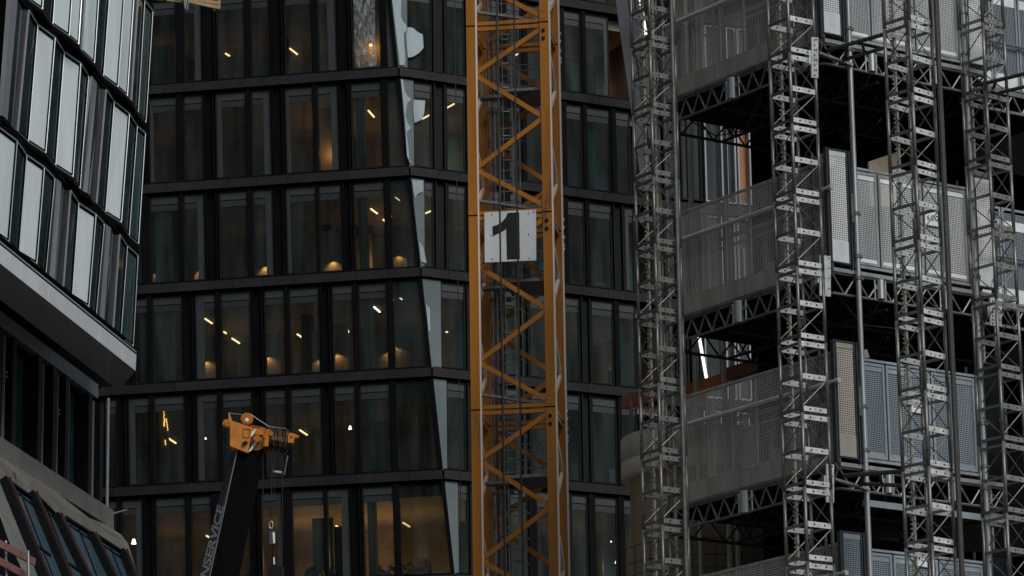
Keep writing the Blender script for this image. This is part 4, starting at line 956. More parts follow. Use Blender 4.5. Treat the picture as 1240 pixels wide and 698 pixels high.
mb = MB(); ring = [hm(328.3+2.2*math.cos(t), 636+4.5*math.sin(t)) for t in [2*math.pi*i/10 for i in range(11)]]; mb.path(ring, .014, 6); mb.build('shackle', M['galv'], hk)
mb = MB(); mb.prism([hm(326, 643, .05), hm(333, 643, .05), hm(333.5, 659, .05), hm(326.5, 659, .05)], (0, .12, 0)); mb.build('swivel_block', M['slate'], hk)
mb = MB(); mb.prism([hm(330, 645, .056), hm(332.8, 645, .056), hm(333, 658, .056), hm(331, 658, .056)], (0, .004, 0)); mb.build('label_plate', M['sign'], hk)
mb = MB(); mb.path([hm(330, 659), hm(330.5, 675)], .012, 6); mb.prism([hm(328, 674), hm(333, 672), hm(334, 684), hm(343, 686), hm(344, 700), hm(324, 700), (hm(325, 686)), hm(328, 684)], (0, .2, 0)); mb.build('lower_block', M['black'], hk)
mb = MB(); mb.prism([hm(330.8, 675, .03), hm(332.3, 674.5, .03), hm(333, 683, .03), hm(331.4, 684, .03)], (0, .02, 0)); mb.build('label_plate', M['sign'], hk)

# ================================================================== SCAFFOLD DECKS
uR = V((math.cos(math.radians(34.0)), math.sin(math.radians(34.0)), 0))
uL = V((-math.cos(math.radians(54.0)), math.sin(math.radians(54.0)), 0))
uLd = V((-math.sin(math.radians(36.2)), math.cos(math.radians(36.2)), 0))   # direction of the left deck face
uLd = V((math.cos(math.radians(126.5)), math.sin(math.radians(126.5)), 0))
RB = vsolve(956, 64, 974, 589, 9); RCm = vsolve(1101, 25, 1129, 658, 10.5); RD = vsolve(1189, 28, 1212, 534, 9); RA = vsolve(787, 49, 805, 635, 10.5)
legB = pt(956, 64, RB)
Kb = legB+uR*.95+uL*.12
# put the corner on the sight line of pixel (1006,327)
KR = math.hypot(Kb.x, Kb.y)+.25
K = pt(1006, 327, KR)
zK = [pt(998, 50, KR).z, K.z, pt(1014, 563, KR).z]; zK = [zK[0]+(zK[0]-zK[1])]+zK+[zK[2]-(zK[1]-zK[2])*.97]
nRR = V((uR.y, -uR.x, 0)); nRL = V((-uLd.y, uLd.x, 0))
if nRL.dot(CO-K) < 0: nRL = -nRL
def kk(a, b, z): return V((K.x, K.y, 0))+uR*a+uLd*b+V((0, 0, z))
def rr(x, y, o=0.0): 
    h = hit(K+nRR*o, nRR, x, y); return h
def rl(x, y, o=0.0): return hit(K+nRL*o, nRL, x, y)
def aR(x, y): return (rr(x, y)-K).dot(uR)
def bL(x, y): return (rl(x, y)-K).dot(uLd)
bE = bL(822, 383); aE = aR(1204, 361); aT1 = aR(1034, 335); aT2 = aR(1177, 358)
pRL = perforated('perforated_grey_mesh', uLd, (.50, .48, .44), .05, .13, .0, .5)
pRR = perforated('perforated_zinc_mesh', uR, (.50, .53, .54), .042, .16, .2, .45)
pW = perforated('perforated_white_mesh', uR, (.88, .90, .90), .046, .3, .2, .45, .12)
pT = perforated('perforated_tarnished_mesh', uR, (.55, .50, .42), .046, .3, .2, .45, .2)
pB = perforated('perforated_blue_mesh', uR, (.24, .29, .33), .042, .16, .3, .5, .2)
pK = mat('black_corrugated_sheet', (.008, .011, .013), .6, 0, .4, 3, streak=True, spec=.12)
decks = []
lname = ['out of sight top', 'uppermost', 'middle', 'lower', 'lowest']
for li in range(0, 5):
    zk = zK[li]
    dk = thing('hoist_deck', ['steel hoist deck above the picture edge carrying no visible panel', 'uppermost mesh-fenced hoist deck cut by the top edge', 'middle mesh-fenced hoist deck with the bright white end panel', 'lower mesh-fenced hoist deck with the tan-grey end panel', 'lowest mesh-fenced hoist deck at the bottom edge'][li], 'platform', kk(1.5, 1.5, zk), 'hoist decks')
    if li == 0:
        pass
    # deck boards
    mb = MB(); mb.hexa([kk(.06, .06, zk-.14), kk(aE-.1, .06, zk-.14), kk(aE-.1, bE+.6, zk-.14), kk(.06, bE+.6, zk-.14), kk(.06, .06, zk-.04), kk(aE-.1, .06, zk-.04), kk(aE-.1, bE+.6, zk-.04), kk(.06, bE+.6, zk-.04)])
    mb.build('deck_boards', M['deck'], dk)
    # trusses: left face, right face, far ones, inner ones
    def truss(pa, pb, step, h=.44, r_=.03, nm='truss', material='truss', rc=.028, kick=True):
        mb = MB(); L = (pb-pa).length; d = (pb-pa)/L
        mb.tube(pa, pb, r_+.012, 8); mb.tube(pa-V((0, 0, h)), pb-V((0, 0, h)), r_, 8)
        n = max(2, int(round(L/step))); s = L/n
        for i in range(n):
            a = pa+d*(i*s); m_ = a+d*(s*.5); b = a+d*s
            mb.tube(a-V((0, 0, .02)), m_-V((0, 0, h)), rc*.75, 6); mb.tube(m_-V((0, 0, h)), b-V((0, 0, .02)), rc*.75, 6)
        mb.build(nm, M[material], dk)
    zt = zk-.05
    truss(kk(-.0, -.02, zt)-uR*0+nRL*.02, kk(0, bE, zt)+nRL*.02, .44)
    truss(kk(0, 0, zt)+nRR*.03, kk(aE, 0, zt)+nRR*.03, .62)
    for b in (bE*.33, bE*.66, bE+.3): truss(kk(0, b, zt-.06), kk(aE, b, zt-.06), .8, .5, .035, material='soot')
    for a in (aE*.35, aE*.7, aE): truss(kk(a, .1, zt-.06), kk(a, bE+.3, zt-.06), .8, .5, .035, material='soot')
    # canister spigots
    for a in (aR(1064, 350), aR(1143, 365)): mb = MB(); mb.tube(kk(a, 0, zt-.02)+nRR*.06, kk(a, 0, zt-.42)+nRR*.06, .085, 12); mb.tube(kk(a-.14, 0, zt-.02)+nRR*.05, kk(a-.14, 0, zt-.44)+nRR*.05, .018, 6); mb.tube(kk(a+.14, 0, zt-.02)+nRR*.05, kk(a+.14, 0, zt-.44)+nRR*.05, .018, 6); mb.bar(kk(a-.14, 0, zt-.2)+nRR*.05, kk(a+.14, 0, zt-.2)+nRR*.05, .03, .03); mb.build('spigot', M['galv'], dk)
    mb = MB(); b_ = bL(897, 362); mb.tube(kk(0, b_, zt-.0)+nRL*.06, kk(0, b_, zt-.46)+nRL*.06, .11, 12); mb.tube(kk(0, b_-.22, zt-.02)+nRL*.05, kk(0, b_-.22, zt-.44)+nRL*.05, .02, 6); mb.tube(kk(0, b_+.2, zt-.02)+nRL*.05, kk(0, b_+.2, zt-.44)+nRL*.05, .02, 6)
    mb.bar(kk(0, b_-.25, zt-.2)+nRL*.06, kk(0, b_+.25, zt-.2)+nRL*.06, .04, .04)
    mb.build('spigot', M['galv'], dk)
    # edge channel under the gates
    mb = MB(); mb.bar(kk(.0, 0, zk+.0)+nRR*.06, kk(aE, 0, zk+.0)+nRR*.06, .07, .08); mb.bar(kk(.25, 0, zk+.16)+nRR*.03, kk(aE-.1, 0, zk+.16)+nRR*.03, .06, .06); mb.build('edge_channel', M['galv'], dk)
    mb = MB(); mb.bar(kk(0, 0, zk-.0)+nRL*.05, kk(0, bE, zk-.0)+nRL*.05, .06, .07); mb.build('edge_channel', M['truss'], dk)
    # gates between the two tubes
    if li >= 1:
        g0 = aT1+.1; g1 = aT2-.06; n = 5; gw = (g1-g0)/n; gh = 1.98; gz = zk+.22
        fm = 'gframe'; pm = pRR if li < 3 else pB
        mb = MB(); mb.bar(kk(g0-.04, 0, gz+gh+.05)+nRR*.02, kk(g1+.04, 0, gz+gh+.05)+nRR*.02, .05, .05); mb.bar(kk(g0-.04, 0, gz)+nRR*.02, kk(g0-.04, 0, gz+gh+.03)+nRR*.02, .05, .05, uL); mb.bar(kk(g1+.04, 0, gz)+nRR*.02, kk(g1+.04, 0, gz+gh+.03)+nRR*.02, .05, .05, uL)
        mb.build('gate_frame', M['galv'] if li < 3 else M['gframe'], dk)
        for i in range(n):
            a0_, a1_ = g0+i*gw+.02, g0+(i+1)*gw-.02
            def PG(u, z, nn): return kk(u, 0, z)+nRR*nn
            mb = MB(); frame_box(mb, PG, a0_, a1_, gz, gz+gh, .055, -.02, .03)
            go_ = mb.build('gate_panel', M[fm] if li >= 3 else M['galv'], dk)
            m2 = MB(); m2.add([PG(a0_+.05, gz+.1, .0), PG(a1_-.05, gz+.1, .0), PG(a1_-.05, gz+gh-.12, .0), PG(a0_+.05, gz+gh-.12, .0)], [(0, 1, 2, 3)]); m2.build('mesh', pm, go_)
            m3 = MB(); fbox(m3, PG, a0_+.055, a1_-.055, gz+.055, gz+.13, -.012, .012); m3.build('solid_strip', M['toeW'] if li < 3 else M['gframe'], go_); m3 = MB(); fbox(m3, PG, a0_+.055, a1_-.055, gz+gh-.16, gz+gh-.055, -.012, .012); m3.build('solid_strip', M['toeW'] if li < 3 else M['gframe'], go_)
        # bright end panels
        for (x0, x1, side) in ((aR(1003, 329), aR(1026.5, 331), 0), (aR(1180.5, 357), aR(1202, 361), 1)):
            eh = 2.42; ez = zk+.13
            mats_ = {1: (pW, 'toeW'), 2: (pW, 'toeW'), 3: (pT, 'toeT'), 4: (pB, 'gframe')}[li]
            if side and li >= 3: mats_ = (pK, 'black')
            def PE(u, z, nn): return kk(u, 0, z)+nRR*(nn+.10)
            mb = MB(); frame_box(mb, PE, x0, x1, ez, ez+eh, .03, -.02, .03); fbox(mb, PE, x0-.07, x0-.03, ez-.1, ez+eh, -.05, .05); fbox(mb, PE, x1+.02, x1+.05, ez-.1, ez+eh, -.05, .05)
            eo = mb.build('end_panel', M['slate'], dk)
            m2 = MB(); m2.add([PE(x0+.02, ez+.48, .0), PE(x1-.02, ez+.48, .0), PE(x1-.02, ez+eh-.15, .0), PE(x0+.02, ez+eh-.15, .0)], [(0, 1, 2, 3)]); m2.build('mesh', mats_[0], eo)
            m3 = MB(); fbox(m3, PE, x0+.032, x1-.032, ez+.035, ez+.48, -.01, .01); m3.build('solid_strip', M[mats_[1]], eo); m3 = MB(); fbox(m3, PE, x0+.032, x1-.032, ez+eh-.15, ez+eh-.035, -.01, .01); m3.build('solid_strip', M[mats_[1]], eo)
            m4 = MB(); m4.bar(PE(x0, ez, 0)-nRR*.5, PE(x0, ez+eh, 0)-nRR*.5, .04, .04, uL); m4.bar(PE(x1+.05, ez+.9, .05), PE(x1+.05, ez+1.5, .05), .06, .06, uL); m4.build('hinge_bar', M['mast'], eo)
        # tall mesh screen on the left face
        def PM(u, z, nn): return kk(0, u, z)+nRL*nn
        mh = 2.3; npn = 6; b0_, b1_ = .12, bE
        for i in range(npn):
            u0, u1 = b0_+(b1_-b0_)*i/npn, b0_+(b1_-b0_)*(i+1)/npn-.012
            m2 = MB(); m2.add([PM(u0, zk+.45, .0), PM(u1, zk+.45, .0), PM(u1, zk+mh, .0), PM(u0, zk+mh, .0)], [(0, 1, 2, 3)]); so_ = m2.build('mesh_screen', pRL, dk)
            m3 = MB(); fbox(m3, PM, u0, u1, zk+.05, zk+.45, -.01, .01)
            m5 = MB(); fbox(m5, PM, u0, u1, zk+mh, zk+mh+.05, -.015, .015); m5.build('top_rail', M['toe'], so_)
            m3.build('toe_board', M['toe'], so_)
            m4 = MB(); fbox(m4, PM, u0-.01, u0+.03, zk+.46, zk+mh-.003, -.06, -.02); m4.build('upright', M['toe'], so_)
        mb = MB(); zt_ = 1.68; mb.tube(kk(0, -.25, zk+zt_)+nRL*.10, kk(0, bE+.35, zk+zt_)+nRL*.10, .055, 10); mb.build('guard_tube', M['tube'], dk)
        # things behind the screen
        for (u, n_, w_, h_, mm) in ((bE-.35, -.5, .16, 2.1, 'toeT'), (bE-.95, -1.0, .12, 1.3, 'toeW'), (bE-1.9, -.8, .10, 1.2, 'mast'), (bE-2.4, -.9, .1, 1.5, 'mast'), (bE-3.0, -.7, .2, .9, 'mast'), (bE-3.8, -.9, .3, 1.0, 'toe'), (bE-1.5, -1.3, .3, .9, 'toe')):
            if li == 3 and mm == 'toeW': continue
            m2 = MB(); fbox(m2, PM, u-w_/2, u+w_/2, zk+.1, zk+.2+h_, n_-.05, n_); m2.build('inner_post', M[mm], dk)
        m2 = MB(); fbox(m2, PM, .3, bE-.2, zk+1.85, zk+1.93, -1.1, -1.04); fbox(m2, PM, .3, bE-.2, zk+1.5, zk+1.54, -.7, -.66); m2.build('inner_rail', M['toe'], dk)
        # floor sign
        tx = ['6.OG', '5.OG', '4.OG'][li-2] if li >= 2 else None
        if tx:
            cs = {2: (1120.5, 256, 272), 3: (1104, 484, 499), 4: (1109.5, 669, 685)}[li]; wS = 17.5
            q = [rr(cs[0], cs[2], .05), rr(cs[0]+wS, cs[2]+3, .05), rr(cs[0]+wS, cs[1]+3, .05), rr(cs[0], cs[1], .05)]
            sgn_ = thing('floor_sign', ['', '', 'small white floor sign on the middle deck gate behind the third mast', 'small white floor sign on the lower deck gate behind the third mast', 'small white floor sign at the bottom edge behind the third mast'][li], 'sign', q[0])
            MB().prism(q, -nRR*.015).build('board', M['sign'], sgn_)
            def bq(s, t_): return (q[0]*(1-s)+q[1]*s)*(1-t_)+(q[3]*(1-s)+q[2]*s)*t_
            letters('lettering', tx, bq(.12, .38), bq(.88, .38), bq(.88, .78), bq(.12, .78), .006, M['ink'], sgn_, bold=.012)
# light beam below the lower deck
tag(MB().bar(kk(aT1, 0, zK[3]-.72)+nRR*.02, kk(aE, 0, zK[3]-.72)+nRR*.02, .05, .13).build('support_beam', M['gframe']), 'flat grey-blue beam running below the lower mesh deck', 'beam')
# standing tubes between decks
for (x, a, o_, lab) in ((0, aT1-.0, .14, 'long vertical steel tube beside the bright end panels, left one'), (0, aT2+.0, .14, 'long vertical steel tube between the gates and the right end panels')):
    t_ = thing('scaffold_tube', lab, 'tube', kk(a, 0, 0)+nRR*o_, 'vertical tubes between the decks')
    MB().tube(kk(a, 0, .0)+nRR*o_, kk(a, 0, zK[0]+1)+nRR*o_, .058, 12).build('pipe', M['galv'], t_)
    mb = MB()
    for z in zK[1:]:
        for dz_ in (-.16, .3, 1.2): mb = MB(); mb.tube(kk(a, 0, z+dz_)+nRR*o_, kk(a, 0, z+dz_+.07)+nRR*o_, .08, 10); mb.bar(kk(a, 0, z+dz_+.03)+nRR*o_, kk(a+.12, 0, z+dz_+.03)+nRR*(o_), .06, .06); mb.build('clamp', M['mast'], t_)
# shell of the building under construction behind the decks
sh = thing('building_shell', 'unlit concrete frame of the building behind the hoist decks', 'building', kk(6, bE+4, 0))
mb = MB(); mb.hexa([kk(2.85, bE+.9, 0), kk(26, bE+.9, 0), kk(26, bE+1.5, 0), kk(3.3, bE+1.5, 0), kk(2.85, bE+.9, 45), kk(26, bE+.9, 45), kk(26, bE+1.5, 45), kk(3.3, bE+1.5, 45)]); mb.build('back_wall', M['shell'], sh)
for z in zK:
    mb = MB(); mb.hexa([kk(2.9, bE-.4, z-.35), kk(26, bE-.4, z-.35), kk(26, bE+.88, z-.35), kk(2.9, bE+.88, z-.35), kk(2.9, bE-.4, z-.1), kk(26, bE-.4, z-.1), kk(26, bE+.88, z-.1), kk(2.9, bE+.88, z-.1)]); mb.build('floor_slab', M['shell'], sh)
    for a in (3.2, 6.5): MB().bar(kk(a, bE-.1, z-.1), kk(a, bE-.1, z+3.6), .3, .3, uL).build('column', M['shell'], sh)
def obj_at(nm, lab, cat, pts, off, depth, material):
    q = [hit(K-nRR*off, nRR, x, y) for x, y in pts]; return tag(MB().prism(q, -nRR*depth).build(nm, material), lab, cat)
obj_at('plaster_board', 'tan board leaning inside above the middle deck gates', 'board', [(1052, 196), (1090, 183), (1091, 250), (1054, 250)], 1.6, .05, M['tan'])
obj_at('work_lamp_box', 'pale box standing inside above the lower deck gates', 'box', [(1042, 430), (1044, 424), (1050, 423), (1053, 433), (1042, 434)], 1.0, .2, M['toeT'])
obj_at('cabinet', 'grey metal cabinet in the dark beside the bright white end panel', 'cabinet', [(1001, 184), (1012, 186), (1012, 200), (1001, 200)], .9, .3, M['toe'])

# ================================================================== MASTS
MWD = .655
def build_mast(z_lo, z_hi, zoff, label, group='mast climber masts', detail=True):
    """square lattice mast, front leg at origin, x to the right face, y to the left face; joints every 1.5 m"""
    root = thing('lattice_mast', label, 'mast', (0, 0, 0), group)
    Wm = MWD
    for (x, y) in ((0, 0), (Wm, 0), (0, Wm), (Wm, Wm)):
        mb = MB(); z = zoff-60*1.5
        while z < z_hi:
            a = max(z, 0); b = z+1.5-.006
            if b > .1: mb.tube((x, y, a), (x, y, b), .037, 10)
            z += 1.5
        mb.build('leg', M['mast'], root, True)
    # below the view: a plain lattice
    k = 0
    while zoff-k*1.5 > 0: k += 1
    z = zoff-(k-1)*1.5; low = MB()
    mats_ = [M['plate'], M['hole'], M['mast'], M['dusty']]
    while z < z_hi:
        vis = z_lo-2 < z
        mb = MB() if vis else low
        def frame(zc, hh):
            mb.hexa([(.03, -.012, zc-hh/2), (Wm-.03, -.012, zc-hh/2), (Wm-.03, .012, zc-hh/2), (.03, .012, zc-hh/2), (.03, -.012, zc+hh/2), (Wm-.03, -.012, zc+hh/2), (Wm-.03, .012, zc+hh/2), (.03, .012, zc+hh/2)], 0)
            mb.hexa([(.03, Wm-.012, zc-hh/2), (Wm-.03, Wm-.012, zc-hh/2), (Wm-.03, Wm+.012, zc-hh/2), (.03, Wm+.012, zc-hh/2), (.03, Wm-.012, zc+hh/2), (Wm-.03, Wm-.012, zc+hh/2), (Wm-.03, Wm+.012, zc+hh/2), (.03, Wm+.012, zc+hh/2)], 0)
            for sx in (0, Wm): mb.bar((sx, .03, zc), (sx, Wm-.03, zc), .045, .055, m=2)
            if vis:
                for hx in (.2, .46):
                    mb.disc((hx*Wm/.655, -.0145, zc), (0, -1, 0), .022, 8, 1); mb.disc((hx*Wm/.655, Wm-.0145, zc), (0, -1, 0), .022, 8, 1)
                mb.disc((.33, -.0145, zc+.01), (0, -1, 0), .01, 6, 1)
        frame(z+.085, .10); frame(z-.085, .10)
        if vis: mb.build('joint_frame', mats_, root); mb = MB()
        frame(z+.75, .11)
        if vis: mb.build('mid_frame', mats_, root); mb = MB()
        rd = .0125; zt_, zm, zb = z+1.5-.14, z+.75, z+.14
        for s in (.015, Wm-.015):
            mb.tube((Wm-.03, s, zm+.07), (.03, s, zt_), rd, 6, 2); mb.tube((.03, s, zb), (Wm-.03, s, zm-.07), rd, 6, 2)
            mb.tube((s, Wm-.03, zm+.07), (s, .03, zt_), rd, 6, 2); mb.tube((s, .03, zb), (s, Wm-.03, zm-.07), rd, 6, 2)
        mb.tube((.03, .03, zb), (Wm-.03, Wm-.03, zm-.05), rd, 6, 2)
        if vis: mb.build('diagonal_rods', mats_, root)
        z += 1.5
    low.build('lower_lattice', mats_, root)
    mb = MB(); zz = max(0, z_lo-2)   # toothed rack on the far side
    mb.bar((Wm/2, Wm+.05, 0), (Wm/2, Wm+.05, z_hi), .05, .05, (0, 1, 0)); 
    while zz < z_hi: mb.box((Wm/2-.045, Wm+.075, zz), (Wm/2+.045, Wm+.11, zz+.03)); zz += .09
    mb.build('toothed_rack', M['toeT'], root)
    return root
def place(root, leg, ang):
    root.location = (leg.x, leg.y, 0); root.rotation_euler = (0, 0, math.radians(ang))
lA = pt(787, 49, RA); lC = pt(1101, 25, RCm); lD = pt(1190, 28, RD)
zfB = legB.z
# joint heights relative to a common grid of 1.5 m
mB = build_mast(10, 33, legB.z % 1.5, 'galvanised lattice mast at the deck corner, second mast from the left')
place(mB, legB, 34)
for (lg, ang, lab) in ((lA, 34, 'lattice mast beside the concrete drum, leftmost of the four tall masts'), (lC, 43, 'lattice mast standing in front of the mesh gates, third from the left'), (lD, 41, 'lattice mast at the right edge beyond the last end panel')):
    c = copy_tree(mB); c['label'] = lab; place(c, lg, ang)
    c.location.z = 0
    if lg is not lC:
        for q_ in c.children:
            if len(q_.data.materials) == 4: q_.data = q_.data.copy(); q_.data.materials[0] = M['mastA']
    # shift so the joints meet their own heights
    dzm = (lg.z % 1.5)-(legB.z % 1.5); c.location.z = dzm if dzm <= 0 else dzm-1.5
# second, half hidden tube beside mast A and C
def post(x0, y0, x1, rng, r_, lab, material='mast', top=-60, bot=None):
    a = pt(x0, y0, rng); t_ = MB(); t_.tube((a.x, a.y, pt(x0, bot, rng).z if bot else 0), (a.x, a.y, pt(x0, top, rng).z), r_, 10); return tag(t_.build('scaffold_post', M[material]), lab, 'post', 'posts beside the masts')
post(1136, 60, 0, RCm+.3, .055, 'rust-dark post touching the right side of the third mast', 'dusty')
post(803, 60, 0, RA+1.4, .05, 'pale post showing through the leftmost mast', 'mast')
post(821, 300, 0, RA+.2, .05, 'grey post at the left end of the mesh decks', 'mast')
post(842, 440, 0, KR+9, .05, 'slim post standing behind the left mesh screen', 'toeT')
post(876, 440, 0, KR+8.5, .045, 'slim pale post below the middle deck, near the orange beams', 'toeT')
post(886, 440, 0, KR+8.5, .045, 'slim brighter post below the middle deck, right of its twin', 'toeT')
post(764, 480, 0, RA+8.5, .04, 'thin short post rising beside the concrete drum', 'mast', top=476, bot=520)

# brackets and tie arms
def bracket(x0, y0, x1, y1, lab, o_):
    q = [rr(x0, y1, o_), rr(x1, y1+ (x1-x0)*.1, o_), rr(x1, y0+(x1-x0)*.1, o_), rr(x0, y0, o_)]
    b = thing('mast_bracket', lab, 'bracket', q[0], 'brackets holding the masts to the decks')
    MB().prism(q, -nRR*.03).build('plate', M['plate'], b)
    mb = MB(); n = 8
    for i in range(n):
        p = q[0].lerp(q[3], (i+.5)/n)+uR*.07+nRR*.006; mb.disc(p, nRR, .02)
        if i % 2: p = q[1].lerp(q[2], (i+.5)/n)-uR*.05+nRR*.006; mb.disc(p, nRR, .018)
    mb.build('bolt_holes', M['hole'], b)
    mb = MB(); c = (q[0]+q[3])/2; mb.bar(c-nRR*.02, c-nRR*.5+uR*.2, .08, .3); mb.build('lug', M['galv'], b)
bracket(983, 45, 991, 94, 'perforated bracket plate high on the deck-corner mast', .35)
bracket(993, 309, 1006, 358, 'wide perforated bracket plate beside the bright white end panel', .3)
bracket(1001, 562, 1010, 608, 'perforated bracket plate at the lower deck corner', .3)
bracket(1199, 357, 1213, 394, 'perforated blue-grey bracket plate at the right end of the middle deck', .3)
legC = [lC+V((math.cos(math.radians(133)), math.sin(math.radians(133)), 0))*MWD, lC]
def arm_set(y_a, lab, a_from, toC=True, dz_=1.0, shift=V((0, 0, 0))):
    st = kk(a_from, 0, 0)+nRR*.2; en = V((legC[0].x, legC[0].y, 0))
    zs, ze = y_a, y_a+dz_
    s = thing('tie_arm', lab, 'tie', st+V((0, 0, zs)), 'tie arms from the decks to the outer mast')
    A_, B_ = st+V((0, 0, zs))+shift, en+V((0, 0, ze))+shift
    mb = MB(); mb.tube(A_, B_, .045, 8); mb.build('upper_tube', M['dusty'], s)
    A2_ = A_+uR*.45-V((0, 0, .12)); B2_ = V((legC[1].x, legC[1].y, ze-.15))+shift
    MB().tube(A2_, B_-V((0, 0, .28)), .04, 8).build('lower_tube', M['dusty'], s)
    mb = MB(); mb.tube(A2_, A_.lerp(B_, .35), .035, 8); mb.tube(A2_.lerp(B_-V((0, 0, .28)), .5), A_.lerp(B_, .6), .03, 8); mb.build('strut', M['dusty'], s)
    mb = MB(); mb.bar(A_-uR*.25-V((0, 0, .1)), A_+uR*.62-V((0, 0, .22)), .1, .05); mb.build('foot_plate', M['galv'], s)
zC = lambda y, x=1078: pt(x, y, RCm).z
for (ya, yb, lab) in ((66, 33, 'dark tubular tie arm rising to the third mast at the top'), (577, 566, 'dark tubular tie arm at the lower deck corner')):
    z_a = rr(1003, ya).z; arm_set(z_a, lab, aR(1005, 330), dz_=zC(yb)-z_a)
z_a = rr(1180, 105).z
arm_set(z_a, 'dark tubular tie arm running off the right picture edge', aR(1183, 355), dz_=zC(28)-rr(1003, 66).z, shift=V((0, 0, 0)))
# the last arm reaches towards an outer mast beyond the edge: move its far end
last = [o for o in COL.objects if o.name.startswith('tie_arm')][-1]
sft = kk(aR(1183, 355), 0, 0)-kk(aR(1005, 330), 0, 0)
for ch_ in list(last.children): bpy.data.objects.remove(ch_)
A_ = rr(1181, 104, .2); B_ = A_+(V((legC[0].x, legC[0].y, zC(33)))-(kk(aR(1005, 330), 0, 0)+nRR*.2+V((0, 0, rr(1003, 66).z)))); C_ = A_+uR*.45-V((0, 0, .12))
MB().tube(A_, B_, .045, 8).build('upper_tube', M['dusty'], last); MB().tube(C_, B_-V((0, 0, .28)), .04, 8).build('lower_tube', M['dusty'], last)
MB().tube(C_, A_.lerp(B_, .35), .035, 8).build('strut', M['dusty'], last)
# decks beyond the right mast
def right_bay(y_top, y_bot, lab, drk, first=1203):
    zt, zb = rr(first, y_top, -.8).z, rr(first, y_bot, -.8).z
    o = thing('hoist_deck', lab, 'platform', kk(aE+1.5, .8, zb), 'hoist decks'); n = 3
    def PX(u, z, nn): return kk(u, 0, z)-nRR*.8+nRR*nn
    for i in range(n):
        u0, u1 = aE+.25+i*.75, aE+.25+(i+1)*.75-.03
        mb = MB(); frame_box(mb, PX, u0, u1, zb, zt, .05, -.02, .03); go_ = mb.build('gate_panel', M['gframe'], o)
        MB().add([PX(u0, zb+.1, 0), PX(u1, zb+.1, 0), PX(u1, zt-.1, 0), PX(u0, zt-.1, 0)], [(0, 1, 2, 3)]).build('mesh', pB, go_)
        m3 = MB(); fbox(m3, PX, u0+.05, u1-.05, zb+.05, zb+.35, -.012, .012); m3.build('solid_strip', M['toeW'] if not drk else M['gframe'], go_); m3 = MB(); fbox(m3, PX, u0+.05, u1-.05, zt-.48, zt-.28, -.012, .012); m3.build('solid_strip', M['toeW'] if not drk else M['gframe'], go_)
    mb = MB(); mb.bar(PX(aE, zb-.08, 0), PX(aE+3.5, zb-.08, 0), .08, .1); mb.bar(PX(aE, zb-.5, 0), PX(aE+3.5, zb-.5, 0), .06, .06)
    for i in range(6): mb.tube(PX(aE+.5*i, zb-.1, 0), PX(aE+.5*i+.25, zb-.5, 0), .02, 6); mb.tube(PX(aE+.5*i+.25, zb-.5, 0), PX(aE+.5*i+.5, zb-.1, 0), .02, 6)
    mb.tube(PX(aE, zb+1.0, .1), PX(aE+3.5, zb+1.0, .1), .03, 8)
    mb.build('edge_truss', M['truss'], o)
    mb = MB(); mb.hexa([PX(aE, zb-.1, -.1), PX(aE+3.5, zb-.1, -.1), PX(aE+3.5, zb-.1, -4), PX(aE, zb-.1, -4), PX(aE, zb, -.1), PX(aE+3.5, zb, -.1), PX(aE+3.5, zb, -4), PX(aE, zb, -4)]); mb.build('deck_boards', M['deck'], o)
right_bay(-20, 106, 'short mesh-fenced deck behind the right mast, at the top edge', False)
right_bay(250, 366, 'short mesh-fenced deck behind the right mast, at mid-height', False)
# orange beams in the gap, and by the drum
def beam_L(x0, y0, x1, y1, rng0, lab, material, h=.28):
    a = pt(x0, y0, rng0); b = hit(a, nRL, x1, y1)
    b.z = a.z
    tag(MB().bar(a, b, .2, h).build('formwork_beam', M[material]), lab, 'beam', 'orange formwork beams')
beam_L(941, 441, 828, 472, KR+10, 'long orange formwork beam below the middle deck', 'orangebeam')
beam_L(941, 436, 884, 452, KR+7, 'rust-red formwork beam overlapping the orange one, at the right', 'rustbeam')
beam_L(796, 476, 757, 489, RA+9, 'short orange beam above the concrete drum', 'orangebeam')

# ================================================================== CONCRETE DRUM
Rd = RA+8.5
pD = pt(752, 550, Rd)
ctr = pt(846, 550, Rd+.2); rad = (V((ctr.x-pD.x, ctr.y-pD.y, 0))).length
dm = thing('concrete_drum', 'pale concrete drum on a round column behind the leftmost mast', 'structure', V((ctr.x, ctr.y, 0)))
def lathe(prof, material, nm, n=64):
    mb = MB(); vs = []
    for (r_, z) in prof:
        for i in range(n): vs.append((ctr.x+r_*math.cos(2*math.pi*i/n), ctr.y+r_*math.sin(2*math.pi*i/n), z))
    fs = [(j*n+i, j*n+(i+1) % n, (j+1)*n+(i+1) % n, (j+1)*n+i) for j in range(len(prof)-1) for i in range(n)]
    mb.add(vs, fs); o = mb.build(nm, material, dm, True); return o
zt, zj_, zb = pt(752, 533, Rd).z, pt(753, 562, Rd).z, pt(754, 582, Rd).z
lathe([(rad-.25, zt-.1), (rad-.02, zt), (rad, zt-.02), (rad, zj_+.015), (rad-.02, zj_+.012), (rad-.02, zj_-.012), (rad, zj_-.015), (rad, zb+.02), (rad-.03, zb), (rad-.33, zb)], M['concrete'], 'drum_ring')
rc_ = rad-(pt(764, 650, Rd)-pt(753.5, 650, Rd)).length
lathe([(rc_, 0), (rc_, zb+.05)], mat('brown_concrete', (.30, .23, .14), .85, 0, .3, 1.2, streak=True, bump=.2), 'column')
mb = MB(); mb.add([(ctr.x+(rad-.25)*math.cos(2*math.pi*i/32), ctr.y+(rad-.25)*math.sin(2*math.pi*i/32), zt-.1) for i in range(32)], [tuple(range(32))]); mb.build('drum_top', M['concrete'], dm)
rail = MB()
